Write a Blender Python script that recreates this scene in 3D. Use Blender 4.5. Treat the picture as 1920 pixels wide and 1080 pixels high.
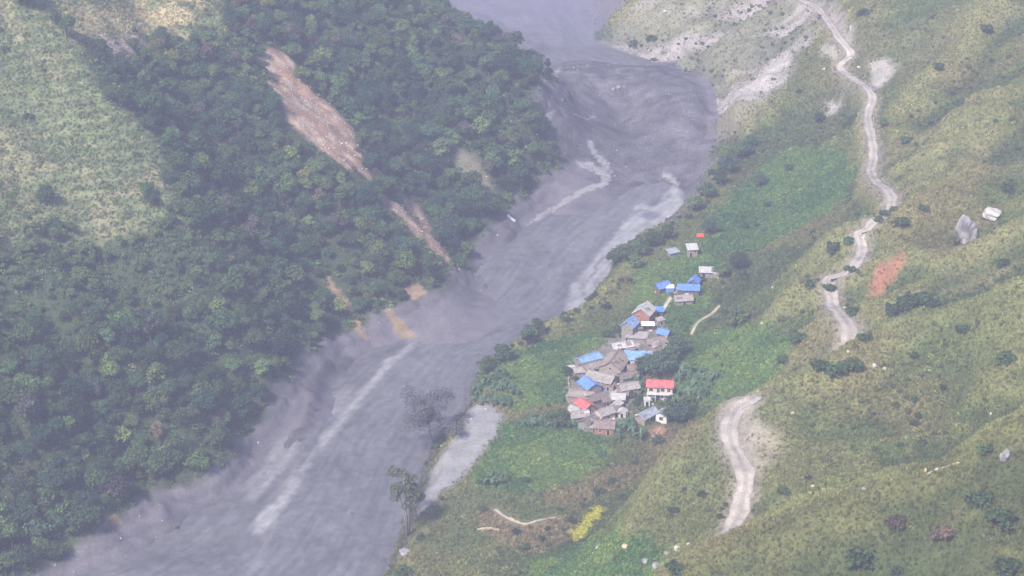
import bpy, bmesh, math, random
import numpy as np

# ------------------------------------------------------------------ camera, sky, sun, exposure
for _o in list(bpy.data.objects):
    bpy.data.objects.remove(_o)
SC = bpy.context.scene
COL = SC.collection
CAM = np.array([0.0, 0.0, 400.0]); PITCH = math.radians(24.0); TANH = math.tan(math.radians(11.0))
_cd = bpy.data.cameras.new('camera'); _co = bpy.data.objects.new('camera', _cd); COL.objects.link(_co)
_co.location = CAM; _co.rotation_euler = (math.pi/2 - PITCH, 0, 0)
_cd.sensor_width = 36; _cd.lens = 18/TANH; _cd.clip_start = 1; _cd.clip_end = 12000
SC.camera = _co

SUN_EL = math.radians(48); SUN_AZ = math.radians(-148)      # azimuth from +Y towards +X: the soft light comes from high behind the viewer, a little to the left
wd = bpy.data.worlds.new('World'); SC.world = wd; wd.use_nodes = True
nt = wd.node_tree; nt.nodes.clear()
sky = nt.nodes.new('ShaderNodeTexSky'); sky.sky_type = 'NISHITA'; sky.sun_disc = False
sky.sun_elevation = SUN_EL; sky.sun_rotation = SUN_AZ; sky.altitude = 1500; sky.dust_density = 2.0
bg = nt.nodes.new('ShaderNodeBackground'); bg.inputs['Strength'].default_value = 0.12
wo = nt.nodes.new('ShaderNodeOutputWorld')
nt.links.new(sky.outputs[0], bg.inputs[0]); nt.links.new(bg.outputs[0], wo.inputs[0])
sl = bpy.data.lights.new('sun', 'SUN'); sl.energy = 3.4; sl.angle = math.radians(8); sl.color = (1.0, 0.92, 0.80)
so = bpy.data.objects.new('sun', sl); COL.objects.link(so)
_sd = np.array([math.sin(SUN_AZ)*math.cos(SUN_EL), math.cos(SUN_AZ)*math.cos(SUN_EL), math.sin(SUN_EL)])
import mathutils
so.rotation_euler = mathutils.Vector(_sd).to_track_quat('Z', 'Y').to_euler()
so.location = (0, 700, 600)
SC.view_settings.view_transform = 'Standard'; SC.view_settings.look = 'None'
SC.view_settings.exposure = 1.15; SC.view_settings.gamma = 1.0
SC.render.engine = 'CYCLES'
SC.cycles.use_denoising = True
SC.cycles.max_bounces = 5; SC.cycles.diffuse_bounces = 3; SC.cycles.volume_bounces = 1; SC.cycles.transparent_max_bounces = 8
SC.cycles.use_adaptive_sampling = True

# ------------------------------------------------------------------ helpers: rays, noise, distances
CP, SP = math.cos(PITCH), math.sin(PITCH)
def rays(u, v):
    u = np.asarray(u, float); v = np.asarray(v, float)
    X = (u-960)/960*TANH; Y = (540-v)/960*TANH
    return np.stack([X, CP+Y*SP, -SP+Y*CP], -1)
def at_z(u, v, z):
    d = rays(u, v); t = (z-CAM[2])/d[..., 2]
    return CAM + d*t[..., None]
def project(P):
    q = np.asarray(P, float)-CAM
    f = q[..., 1]*CP - q[..., 2]*SP; up = q[..., 1]*SP + q[..., 2]*CP
    f = np.maximum(f, 1e-3)
    return 960+q[..., 0]/f/TANH*960, 540-up/f/TANH*960, f
_rng = np.random.RandomState(7)
_TAB = _rng.rand(256, 256)
def vnoise(x, y):
    xi = np.floor(x).astype(int); yi = np.floor(y).astype(int)
    fx = x-xi; fy = y-yi
    fx = fx*fx*fx*(fx*(fx*6-15)+10); fy = fy*fy*fy*(fy*(fy*6-15)+10)
    a = _TAB[xi & 255, yi & 255]; b = _TAB[(xi+1) & 255, yi & 255]
    c = _TAB[xi & 255, (yi+1) & 255]; d = _TAB[(xi+1) & 255, (yi+1) & 255]
    return (a+(b-a)*fx)*(1-fy) + (c+(d-c)*fx)*fy
def fbm(x, y, s, octv=4, gain=0.5, seed=0):
    r = 0; a = 1; n = 0
    x = x/s+seed*17.3; y = y/s+seed*9.7
    for i in range(octv):
        r = r+a*(vnoise(x, y)-0.5); n += a; a *= gain
        x, y = (x*1.62-y*1.18)+5.2, (x*1.18+y*1.62)+1.3
    return r/n*2
def seg_dist(x, y, pl, vals=None):
    """distance to a polyline; also the arc length and (optional) value interpolated at the foot point"""
    best = np.full(x.shape, 1e9); arc = np.zeros(x.shape); side = np.zeros(x.shape)
    val = np.zeros(x.shape); L = 0.0
    for i in range(len(pl)-1):
        ax, ay = pl[i][0], pl[i][1]; bx, by = pl[i+1][0], pl[i+1][1]
        dx, dy = bx-ax, by-ay; l2 = dx*dx+dy*dy+1e-9
        t = np.clip(((x-ax)*dx+(y-ay)*dy)/l2, 0, 1)
        qx = x-ax-t*dx; qy = y-ay-t*dy
        d = np.sqrt(qx*qx+qy*qy); m = d < best
        best = np.where(m, d, best); l = math.sqrt(l2)
        arc = np.where(m, L+t*l, arc)
        side = np.where(m, np.sign(dx*qy-dy*qx), side)
        if vals is not None:
            val = np.where(m, vals[i]+(vals[i+1]-vals[i])*t, val)
        L += l
    return best, arc, side, val
def inside(x, y, poly):
    r = np.zeros(x.shape, bool); n = len(poly); j = n-1
    for i in range(n):
        xi, yi = poly[i][0], poly[i][1]; xj, yj = poly[j][0], poly[j][1]
        if yi != yj:
            r ^= ((yi > y) != (yj > y)) & (x < (xj-xi)*(y-yi)/(yj-yi)+xi)
        j = i
    return r
def smooth_line(P, n=6):
    """Catmull-Rom through the points"""
    P = np.asarray(P, float); out = []
    for i in range(len(P)-1):
        p0 = P[max(i-1, 0)]; p1 = P[i]; p2 = P[i+1]; p3 = P[min(i+2, len(P)-1)]
        for k in range(n):
            t = k/n
            out.append(0.5*((2*p1)+(-p0+p2)*t+(2*p0-5*p1+4*p2-p3)*t*t+(-p0+3*p1-3*p2+p3)*t**3))
    out.append(P[-1]); return np.array(out)
def sstep(a, b, x):
    t = np.clip((x-a)/(b-a), 0, 1); return t*t*(3-2*t)

# ------------------------------------------------------------------ the valley: river banks, terrace, slopes, spurs
def zr(y):
    return np.clip((y-670)*0.03, -12, 40)
def at_river(pts):
    p = np.array(pts, float); z = np.full(len(p), 5.0)
    for _ in range(12):
        q = at_z(p[:, 0], p[:, 1], z); z = zr(q[:, 1])
    return q
L0 = at_river([(-60, 1150), (40, 1110), (200, 1062), (330, 1000), (450, 905), (530, 800), (590, 735), (680, 672), (780, 622), (870, 560), (940, 465), (985, 420), (1090, 312)])[:, :2]
L0 = np.vstack([[(-700, -300), (-420, 250), (-250, 540)], L0, [(22, 1055), (-14, 1128), (-70, 1215), (-260, 1500), (-700, 2100)]])
R0 = at_river([(690, 1130), (722, 1080), (752, 1000), (790, 900), (815, 835), (878, 765), (882, 720), (897, 685), (960, 648), (1010, 620), (1058, 599), (1092, 574), (1120, 538), (1152, 495), (1180, 458), (1235, 428), (1290, 385), (1325, 320), (1345, 270), (1335, 205), (1280, 140), (1115, 75), (1098, 0)])[:, :2]
R0 = np.vstack([[(-420, -300), (-190, 250), (-92, 540)], R0, [(-30, 1330), (-150, 1500), (-450, 2100)]])
F0 = at_z(*np.array([(850, 1150), (960, 1080), (1060, 985), (1150, 900), (1230, 832), (1290, 772), (1305, 705), (1300, 640), (1335, 575), (1390, 505), (1425, 425), (1410, 345), (1385, 300)], float).T, 20.0)[:, :2]
F0 = np.vstack([[(-380, -300), (-150, 250), (-60, 540)], F0, R0[-8:]+np.array([4.0, 0])])
RIVER_POLY = np.vstack([L0, R0[::-1]])
LEFT_POLY = np.vstack([L0, [(-3000, 2500), (-3000, -400)]])
HILL_POLY = np.vstack([F0, [(3000, 2500), (3000, -400)]])

def base_height(x, y):
    z0 = zr(y)
    dl = seg_dist(x, y, L0)[0]; dr = seg_dist(x, y, R0)[0]; df = seg_dist(x, y, F0)[0]
    inr = inside(x, y, RIVER_POLY); inl = inside(x, y, LEFT_POLY); inh = inside(x, y, HILL_POLY)
    sat = lambda s, m: m*(1-np.exp(-s/m))
    wob = fbm(x, y, 60, 3, seed=3)
    zl = z0 + 0.80*sat(dl, 420)*(1+0.10*wob)
    zt = z0 + 6.0*sstep(0, 9, dr) + 0.10*np.minimum(dr, 90)
    zh = zt + np.where(inh, 0.62*sat(df, 420)*(1+0.10*wob), 0)
    zrv = z0 - 1.4*sstep(0, 4, np.minimum(dl, dr))
    return np.where(inr, zrv, np.where(inl, zl, zh))

_cx = np.arange(-400, 401, 4.0); _cy = np.arange(400, 1501, 4.0)
_CB = base_height(*np.meshgrid(_cx, _cy))
def coarse_base(x, y):
    ix = np.clip((x+400)/4, 0, len(_cx)-1.001); iy = np.clip((y-400)/4, 0, len(_cy)-1.001)
    i = ix.astype(int); j = iy.astype(int); fx = ix-i; fy = iy-j
    return (_CB[j, i]*(1-fx)+_CB[j, i+1]*fx)*(1-fy)+(_CB[j+1, i]*(1-fx)+_CB[j+1, i+1]*fx)*fy
EXTRA = []                     # (kind, polyline, amplitude, width, end-taper)
def ground(x, y, base=None):
    x = np.asarray(x, float); y = np.asarray(y, float)
    z = (base or coarse_base)(x, y)
    for kind, pl, amp, w, w2 in EXTRA:
        r = 3.6*max(w, w2)
        k = (x > pl[:, 0].min()-r) & (x < pl[:, 0].max()+r) & (y > pl[:, 1].min()-r) & (y < pl[:, 1].max()+r)
        if not k.any(): continue
        d, arc, side, _ = seg_dist(x[k], y[k], pl)
        ww = np.where(side*kind > 0, w2, w)
        z[k] += amp*np.exp(-0.5*(d/ww)**2)
    return z
def march(u, v, fun, h=0.0):
    d = rays(u, v).reshape(-1, 3); n = len(d)
    t = np.full(n, 420.0); hit = np.zeros(n, bool); lo = t.copy()
    for k in range(280):
        P = CAM+d*t[:, None]
        below = P[:, 2] <= fun(P[:, 0], P[:, 1])+h
        new = below & ~hit
        hit |= new
        lo = np.where(hit, lo, t); t = np.where(hit, t, t+5.0)
        if hit.all(): break
    hi = lo+5.0
    for k in range(14):
        m = (lo+hi)/2; P = CAM+d*m[:, None]
        b = P[:, 2] <= fun(P[:, 0], P[:, 1])+h
        hi = np.where(b, m, hi); lo = np.where(b, lo, m)
    P = CAM+d*hi[:, None]
    return P
def crest(pix, amp, w, w2=None):
    """a spur whose crest line passes through these picture points, standing amp metres above the plain slope"""
    p = np.array(pix, float)
    P = march(p[:, 0], p[:, 1], ground, amp)
    EXTRA.append((1, smooth_line(P[:, :2], 4), amp, w, w2 or w))
# left slope: grassy spur, the wooded gully beside it, scar hollow, far spur
crest([(60, -40), (150, 70), (235, 215), (310, 330), (360, 470), (400, 600)], 13, 20, 20)
crest([(300, 60), (400, 260), (520, 430), (620, 570)], -10, 15)
crest([(420, 60), (560, 300), (700, 470), (800, 540)], 8, 16)
crest([(560, 60), (690, 260), (800, 400), (850, 460)], -6, 13)
crest([(700, -60), (800, 60), (900, 180), (1000, 270)], 7, 24)
# the landslide dam across the head of the reach
crest([(1035, 172), (1080, 150), (1150, 142), (1230, 150), (1300, 190)], 15, 15, 26)
crest([(1190, 262), (1240, 250), (1290, 245)], 4, 14)
# right: the spurs
crest([(1215, 1085), (1290, 1040), (1360, 1000), (1400, 980), (1500, 936), (1620, 896), (1700, 872), (1800, 832), (1920, 768), (2060, 690)], 25, 30, 14)
crest([(1300, 800), (1350, 765), (1420, 737), (1530, 682), (1640, 622), (1800, 572), (1920, 528), (2060, 470)], 24, 30, 15)
crest([(1560, 585), (1680, 552), (1750, 512), (1810, 458), (1920, 392), (2040, 320)], 8, 14, 8)
crest([(1480, 545), (1560, 505), (1625, 488), (1700, 462)], 8, 10, 6)
crest([(1580, 430), (1640, 408), (1690, 386), (1760, 345), (1830, 290)], 9, 12, 6)
crest([(1700, 330), (1800, 230), (1880, 165), (1990, 90)], 6, 16)
crest([(1340, 300), (1450, 190), (1560, 90), (1640, 0)], 4, 14)
crest([(1400, 300), (1500, 215), (1600, 150), (1700, 40)], -3, 12)

# smaller gullies and folds that run down both slopes
for _g in (([(1900, 60), (1780, 190), (1705, 300)], -5, 7), ([(1920, 250), (1830, 335), (1745, 420)], -5, 7), ([(1850, 20), (1740, 130), (1668, 215)], 4, 8), ([(1480, 60), (1400, 150), (1335, 230)], -4, 6), ([(1560, 140), (1470, 220), (1400, 290)], -4, 7), ([(1330, 20), (1240, 90), (1180, 128)], -3.5, 5), ([(1420, 10), (1330, 90), (1290, 140)], -3.5, 5),
           ([(1750, 640), (1650, 705), (1560, 770), (1500, 830)], -5, 8), ([(1900, 620), (1800, 700), (1700, 780)], -5, 8), ([(1860, 890), (1760, 945), (1650, 1010), (1560, 1070)], -5, 7), ([(1920, 960), (1840, 1010), (1760, 1075)], -5, 7), ([(1300, 865), (1240, 905), (1150, 960)], -2.5, 6), ([(1480, 470), (1420, 530), (1360, 590)], -3, 7),
           ([(200, 520), (330, 640), (440, 770)], -7, 11), ([(60, 640), (180, 780), (280, 890)], -7, 11), ([(560, 300), (680, 450), (760, 540)], -6, 10), ([(850, 150), (920, 250), (980, 330)], -5, 9), ([(120, 560), (260, 700), (350, 800)], 5, 11)):
    crest(*_g)
# roads over the right-hand hill: visible stretches by where they show, joined over the ground between
ROAD_UP = [(1455, -30), (1500, 0), (1530, 12), (1551, 38), (1573, 75), (1598, 100), (1573, 124), (1590, 140), (1620, 160), (1637, 185), (1627, 212), (1632, 250), (1640, 290), (1632, 322), (1648, 348), (1676, 381)]
ROAD_MID = [(1634, 421), (1611, 434), (1614, 450), (1617, 470), (1608, 490)]
ROAD_LOW = [(1578, 515), (1551, 522), (1558, 550), (1570, 585), (1596, 622)]
ROAD_NEAR = [(1412, 747), (1385, 762), (1368, 795), (1370, 830), (1391, 868), (1398, 910), (1390, 945)]
def road_pts(pix):
    p = np.array(pix, float); return march(p[:, 0], p[:, 1], ground)
_ru, _rm, _rl, _rn = [road_pts(r) for r in (ROAD_UP, ROAD_MID, ROAD_LOW, ROAD_NEAR)]
_end = np.array([53.0, 588.0, 0])
ROAD_XY = smooth_line(np.vstack([_ru[:, :2], _rm[:, :2], _rl[:, :2], [(99, 733), (80, 708), (70, 686)], _rn[:, :2], [(57, 602)], _end[None, :2], [(47, 572)]]), 10)
def smooth1(a, n):
    for _ in range(n):
        b = a.copy(); b[1:-1] = (a[:-2]+2*a[1:-1]+a[2:])/4; a = b
    return a
ROAD_XY = np.stack([smooth1(ROAD_XY[:, 0], 12), smooth1(ROAD_XY[:, 1], 12)], -1)
ROAD_Z = smooth1(ground(ROAD_XY[:, 0], ROAD_XY[:, 1]), 6)
_seg = np.concatenate([[0], np.cumsum(np.hypot(*np.diff(ROAD_XY, axis=0).T))])
def road_half(y):                       # wider where it nears the viewer's side
    return np.interp(y, [600, 760, 800, 1000, 1250], [2.4, 2.6, 1.8, 1.6, 1.5])

# ------------------------------------------------------------------ terrain grid
def axis(lo, hi, step, far_lo, far_hi):
    a = np.arange(lo, hi+step/2, step); left = []; s = step; x = lo
    while x > far_lo: s *= 1.35; x -= s; left.append(x)
    right = []; s = step; x = hi
    while x < far_hi: s *= 1.35; x += s; right.append(x)
    return np.concatenate([left[::-1], a, right])
STEP = 1.25
XS = axis(-270, 270, STEP, -2200, 2200); YS = axis(465, 1300, STEP, -400, 4200)
GX, GY = np.meshgrid(XS, YS)
HZ = ground(GX, GY, base_height)
DL = seg_dist(GX, GY, L0)[0]; DR = seg_dist(GX, GY, R0)[0]; DF = seg_dist(GX, GY, F0)[0]
INR = inside(GX, GY, RIVER_POLY); INL = inside(GX, GY, LEFT_POLY); INH = inside(GX, GY, HILL_POLY)
near = (np.abs(GX) < 400) & (GY > 400) & (GY < 1500)
# relief: gullies and hummocks on the slopes, gentler on the terrace, slight in the mud
rough = np.where(INR, 0.10, np.where(INL, np.clip(DL/25, 0.15, 1), np.where(INH, np.clip(DF/15, 0.25, 1), 0.22)))
HZ = HZ + rough*((4.0+2.5*INH)*fbm(GX, GY, 42, 4, seed=1) + 1.5*fbm(GX, GY, 11, 3, seed=2) + 0.5*fbm(GX, GY, 3.6, 2, seed=5))
_mudzone = np.where(INR, 0, np.exp(-(DL/26)**2)*INL + np.exp(-(DR/10)**2)*(1-INL))
HZ = HZ + _mudzone*(1.5*fbm(GX, GY, 13, 3, seed=18)+0.9*np.abs(fbm(GX, GY, 6, 3, seed=19))+0.45*fbm(GX, GY, 2.8, 2, seed=21))
_zz = HZ-zr(GY)
HZ = HZ + _mudzone*INL*0.55*np.sin(_zz*2.0+2.5*fbm(GX, GY, 20, 3, seed=26))*sstep(1.0, 3.0, _zz)
# erosion runnels that run down the right-hand slope
HZ = HZ - np.where(INH, np.clip(DF/30, 0, 1), 0)*4.2*np.abs(fbm(GX*0.22+GY*0.95, GX*0.30-GY*0.07, 24, 3, seed=8))
# scoured bank lip on both sides of the mud
HZ = HZ + np.where(INR, 0, 1.0)*np.exp(-((np.minimum(DL, DR)-7)/4)**2)*(0.5+1.6*fbm(GX, GY, 8, 3, seed=11))
_dd = seg_dist(GX, GY, EXTRA[5][1])[0]
HZ = HZ + np.exp(-(_dd/30)**2)*(1.8*fbm(GX, GY, 15, 3, seed=22)+1.3*np.abs(fbm(GX, GY*1.5, 7, 3, seed=23))+.4*fbm(GX, GY, 2.8, 2, seed=24))
# broken steps and debris lines where the flow cut its banks
STEPS = [at_river(p)[:, :2] for p in ([(660, 680), (612, 712), (585, 762), (566, 812), (528, 848)], [(905, 540), (930, 492), (972, 432)], [(884, 748), (872, 776), (838, 800), (812, 850), (795, 915), (772, 995), (742, 1062)])]
SD = np.full(GX.shape, 1e3)
for _p in STEPS:
    _m = (GX > _p[:, 0].min()-9) & (GX < _p[:, 0].max()+9) & (GY > _p[:, 1].min()-9) & (GY < _p[:, 1].max()+9)
    SD[_m] = np.minimum(SD[_m], seg_dist(GX[_m]+2.5*fbm(GX[_m], GY[_m], 9, 3, seed=15), GY[_m]+2.5*fbm(GX[_m], GY[_m], 9, 3, seed=16), smooth_line(_p, 4))[0])
HZ = HZ + 1.9*np.exp(-(SD/1.7)**2)*(0.75+0.8*fbm(GX, GY, 4, 2, seed=17))
# road bench
_rd = np.full(GX.shape, 1e3); _rv = np.zeros(GX.shape)
_k = near & (GX > 20)
_c = np.zeros(GX.shape, bool); _c[_k] = seg_dist(GX[_k], GY[_k], ROAD_XY[::8])[0] < 16
_q = seg_dist(GX[_c], GY[_c], ROAD_XY[::2], ROAD_Z[::2]); _rd[_c] = _q[0]; _rv[_c] = _q[3]
_hw = road_half(GY)
_b = 1-sstep(_hw+0.8, _hw+5.0, _rd)
HZ = np.where(near, HZ*(1-_b)+(_rv-0.12)*_b, HZ)

_fx = np.arange(len(XS)); _fy = np.arange(len(YS))
def sample(x, y, A=None):
    A = HZ if A is None else A
    ix = np.interp(x, XS, _fx); iy = np.interp(y, YS, _fy)
    i = np.clip(ix.astype(int), 0, len(XS)-2); j = np.clip(iy.astype(int), 0, len(YS)-2)
    fx = ix-i; fy = iy-j
    return (A[j, i]*(1-fx)+A[j, i+1]*fx)*(1-fy)+(A[j+1, i]*(1-fx)+A[j+1, i+1]*fx)*fy
def at(u, v, h=0.0):
    """ground point(s) seen at a picture position (or the point h metres above it)"""
    u = np.atleast_1d(np.asarray(u, float)); v = np.atleast_1d(np.asarray(v, float))
    return march(u, v, lambda x, y: sample(x, y), h)
def on(x, y):
    return float(sample(np.array([x]), np.array([y]))[0])
def blur(A, n):
    for _ in range(n):
        B = A.copy(); B[1:-1] = (A[:-2]+2*A[1:-1]+A[2:])/4
        A = B.copy(); A[:, 1:-1] = (B[:, :-2]+2*B[:, 1:-1]+B[:, 2:])/4
    return A
_JIT = [(fbm(GX, GY, r_, 3, seed=20+r_), fbm(GX, GY, r_, 3, seed=40+r_)) for r_ in (5, 9, 14)]
def zone(pix, soft=2, ragged=3.0, rs=9.0, seed=0, pull=True):
    p = np.array(pix, float)
    # follow the outline between its corners so that a zone drapes over the relief
    q = []
    for i in range(len(p)):
        a, b = p[i], p[(i+1) % len(p)]; n = max(1, int(np.hypot(*(b-a))//40))
        for k in range(n): q.append(a+(b-a)*k/n)
    q = np.array(q); P = at(q[:, 0], q[:, 1])[:, :2]
    k = 0 if rs < 7 else (1 if rs < 11 else 2)
    M = np.zeros(GX.shape)
    i0, i1 = np.searchsorted(XS, [P[:, 0].min()-14, P[:, 0].max()+14]); j0, j1 = np.searchsorted(YS, [P[:, 1].min()-14, P[:, 1].max()+14])
    S = (slice(j0, j1), slice(i0, i1)); r = (seed*37) % 90
    jx, jy = np.roll(_JIT[k][0], r, 1)[S], np.roll(_JIT[k][1], r, 0)[S]
    M[S] = blur(inside(GX[S]+ragged*jx, GY[S]+ragged*jy, P).astype(float), soft)
    return M
# ------------------------------------------------------------------ zones of the ground (where mud, wood, field, rock and soil lie)
Z_MUDL = np.maximum(zone([(-160, 1160), (-40, 1110), (60, 1078), (130, 1050), (200, 988), (300, 926), (420, 860), (500, 772), (535, 700), (560, 655), (640, 628), (700, 592), (740, 575), (840, 530), (880, 492), (900, 452), (945, 402), (1000, 347), (1070, 306), (1092, 300), (1090, 335), (990, 432), (900, 560), (700, 690), (560, 810), (450, 930), (200, 1090), (-50, 1220)], 2, 4, 12, 1), (INR*1.0))
Z_GRASSL = zone([(-160, -140), (430, -140), (425, 50), (290, 82), (240, 72), (150, 95), (180, 165), (215, 200), (265, 240), (290, 280), (320, 325), (345, 410), (250, 430), (150, 445), (80, 440), (-160, 480)], 4, 5, 14, 2)
Z_PALEL = zone([(140, 20), (260, 5), (400, -15), (385, 30), (330, 58), (220, 70), (150, 60)], 3, 5, 10, 3)
Z_SCAR = np.maximum.reduce([zone(p, 1, 5.0, 8, 4) for p in (
    [(500, 90), (532, 106), (575, 158), (628, 208), (664, 258), (690, 325), (664, 322), (630, 306), (588, 278), (555, 250), (528, 205), (508, 150)],
    [(715, 362), (750, 385), (800, 440), (852, 486), (845, 494), (790, 452), (735, 402), (708, 372)],
    [(762, 366), (786, 380), (802, 410), (832, 472), (815, 462), (785, 422), (768, 400)])])
Z_SCARG = zone([(855, 285), (890, 288), (915, 330), (935, 385), (900, 375), (868, 322)], 2, 4, 7, 5)
Z_SCARP = zone([(185, 72), (270, 68), (283, 85), (236, 112), (200, 97)], 1, 2, 6, 6)
Z_ORANGE = np.maximum.reduce([zone(p, 0, 1.3, 5, 7) for p in (
    [(722, 578), (742, 585), (784, 628), (766, 636), (738, 618)], [(752, 540), (790, 533), (798, 553), (770, 562)],
    [(655, 592), (675, 602), (690, 640), (668, 625)], [(605, 505), (640, 548), (668, 582), (652, 582), (616, 540)],
    [(855, 455), (872, 452), (876, 470), (860, 474)], [(195, 962), (215, 965), (225, 980), (200, 984)])])
Z_MOUND = zone([(1005, 172), (1040, 128), (1065, 118), (1130, 113), (1210, 118), (1275, 130), (1318, 180), (1345, 240), (1340, 300), (1322, 345), (1285, 395), (1240, 430), (1180, 400), (1050, 300)], 2, 9, 9, 8)
Z_FLAT = zone([(882, 762), (942, 776), (928, 815), (900, 852), (872, 890), (800, 952), (772, 985), (786, 930), (822, 862), (868, 800)], 1, 2, 6, 9)
Z_FIELD = np.maximum.reduce([zone(p, 2, 3, 10, 10) for p in (
    [(1190, 505), (1280, 472), (1345, 440), (1350, 500), (1300, 530), (1240, 565), (1170, 575), (1190, 540)],
    [(1330, 470), (1345, 400), (1380, 350), (1480, 280), (1560, 270), (1600, 330), (1560, 400), (1480, 435), (1420, 470)],
    [(1235, 570), (1330, 545), (1320, 600), (1260, 640), (1225, 620)],
    [(900, 692), (1000, 645), (1110, 622), (1150, 640), (1085, 682), (1062, 760), (960, 772), (932, 745)],
    [(942, 790), (1145, 800), (1140, 850), (1080, 902), (1000, 922), (900, 912), (880, 885)],
    [(1270, 640), (1380, 612), (1500, 632), (1440, 720), (1330, 762), (1255, 722)],
    [(985, 1060), (1090, 1020), (1210, 1010), (1260, 1040), (1200, 1110), (960, 1110)])])
Z_YELLOW = zone([(1074, 995), (1112, 950), (1131, 955), (1115, 985), (1096, 1010), (1078, 1013)], 1, 1.2, 5, 11)
Z_BROWN = np.maximum(zone([(885, 985), (925, 948), (970, 985), (1090, 965), (1085, 1000), (1000, 1040), (930, 1010)], 2, 3, 8, 12),
                     0.8*zone([(930, 890), (1080, 905), (1200, 850), (1290, 790), (1340, 800), (1200, 900), (1080, 960)], 3, 5, 9, 13))
Z_VILL = zone([(1066, 680), (1110, 652), (1165, 618), (1190, 590), (1245, 600), (1252, 650), (1205, 690), (1182, 790), (1150, 812), (1072, 795), (1062, 740)], 2, 2, 6, 14)
Z_REDR = zone([(1640, 492), (1692, 468), (1703, 486), (1682, 520), (1652, 556), (1638, 550)], 1, 3, 5, 15)
Z_CUTO = zone([(1222, 800), (1250, 796), (1253, 814), (1214, 822)], 1, 1, 4, 16)
Z_ROCKR = zone([(1078, 128), (1140, 60), (1250, -60), (1580, -60), (1530, 70), (1440, 190), (1345, 262), (1318, 180), (1240, 122)], 5, 8, 20, 17)
Z_CUT = zone([(1352, 752), (1425, 738), (1424, 790), (1478, 822), (1445, 882), (1405, 872), (1345, 832)], 2, 3, 6, 18)
Z_CUT2 = np.maximum.reduce([zone(p, 1, 2, 6, 19) for p in ([(1630, 118), (1668, 105), (1682, 128), (1660, 160), (1640, 170)], [(1535, 90), (1575, 95), (1560, 112), (1535, 104)],
    [(1545, 195), (1578, 185), (1572, 210), (1550, 222)], [(1385, 170), (1470, 105), (1478, 115), (1400, 185)], [(1555, 0), (1575, 10), (1600, 80), (1585, 85), (1560, 40)])])
Z_TAN = sstep(0.0, 0.55, fbm(GX, GY, 55, 3, seed=61)+0.35*fbm(GX, GY, 9, 3, seed=62)) * (INH*1.0)
Z_BROWN = Z_BROWN*(1-Z_FIELD)
Z_MIX = zone([(-160, 440), (150, 440), (345, 405), (385, 470), (370, 570), (250, 620), (120, 590), (-160, 640)], 5, 6, 14, 22)
Z_MUD = np.maximum.reduce([Z_MUDL, Z_MOUND, Z_FLAT, INR*1.0, (GY > 1150)*(DR < 14)*0.9, (GY > 1110)*INL*np.exp(-DL/60)])
Z_FOREST = np.clip(INL*1.0-Z_GRASSL-Z_MUD*1.5-Z_SCAR*1.3-Z_SCARG-Z_SCARP-Z_ORANGE, 0, 1)

def mixc(C, m, c):
    m = np.clip(m, 0, 1)[..., None]
    return C*(1-m)+np.array(c)*m
C = np.zeros(GX.shape+(3,))+np.array((0.100, 0.132, 0.048))           # default: scrubby green
n1 = fbm(GX, GY, 26, 4, seed=31); n2 = fbm(GX, GY, 7, 3, seed=32)
C = mixc(C, sstep(-0.1, 0.5, n1), (0.185, 0.188, 0.072))
C = mixc(C, 0.8*Z_TAN, (0.235, 0.205, 0.115))
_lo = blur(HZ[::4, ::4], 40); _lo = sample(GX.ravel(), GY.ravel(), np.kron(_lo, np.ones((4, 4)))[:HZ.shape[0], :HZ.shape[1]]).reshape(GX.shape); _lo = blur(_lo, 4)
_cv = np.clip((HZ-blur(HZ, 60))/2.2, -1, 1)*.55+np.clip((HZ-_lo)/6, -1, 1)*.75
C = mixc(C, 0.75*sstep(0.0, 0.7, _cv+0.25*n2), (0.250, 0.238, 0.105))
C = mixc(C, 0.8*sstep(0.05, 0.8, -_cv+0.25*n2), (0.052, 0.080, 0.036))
_br = fbm(GX, GY, 33, 4, seed=69); C = mixc(C, 0.5*sstep(0.15, 0.5, _br), (0.20, 0.155, 0.085)); _gb = fbm(GX, GY, 75, 3, seed=68); C = mixc(C, 0.55*sstep(0.0, 0.45, _gb), (0.090, 0.122, 0.050)); C = C*1.08
C = mixc(C, INL*1.0, (0.055, 0.075, 0.036))
C = mixc(C, Z_GRASSL, (0.150, 0.185, 0.085))
C = mixc(C, Z_GRASSL*sstep(0, 0.5, n2+0.4*n1), (0.255, 0.245, 0.135))
_tc = np.sin(HZ*2.1+3.0*fbm(GX, GY, 16, 3, seed=66)); C = mixc(C, Z_GRASSL*0.5*sstep(0.2, 0.9, _tc), (0.265, 0.25, 0.15)); C = mixc(C, Z_GRASSL*0.5*sstep(0.3, 0.9, -_tc), (0.085, 0.110, 0.055))
C = mixc(C, 0.9*Z_PALEL*sstep(-.6, .1, n2), (0.46, 0.37, 0.22))
C = mixc(C, Z_FIELD, (0.095, 0.165, 0.055))
C = mixc(C, 0.6*Z_FIELD*sstep(0.1, 0.5, n2), (0.150, 0.205, 0.075))
C = mixc(C, 0.85*Z_BROWN, (0.225, 0.170, 0.100))
C = mixc(C, Z_YELLOW, (0.40, 0.37, 0.06))
C = mixc(C, 0.9*Z_VILL, (0.215, 0.195, 0.175))
_st = fbm(GX*0.30+GY*0.86, (GX*0.86-GY*0.30)*0.16, 9, 4, seed=71)       # streaks of bare rock that run down the hill
C = mixc(C, 0.6*Z_ROCKR, (0.235, 0.22, 0.17)); C = mixc(C, Z_ROCKR*sstep(.0, 0.28, _st+0.12), (0.35, 0.315, 0.29))
C = mixc(C, 0.8*Z_CUT, (0.30, 0.26, 0.225))
C = mixc(C, 0.8*Z_CUT2, (0.40, 0.36, 0.33))
C = mixc(C, Z_REDR*sstep(-0.5, 0.1, n2), (0.36, 0.17, 0.10))
C = mixc(C, 0.9*Z_CUTO, (0.40, 0.22, 0.13))
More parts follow.
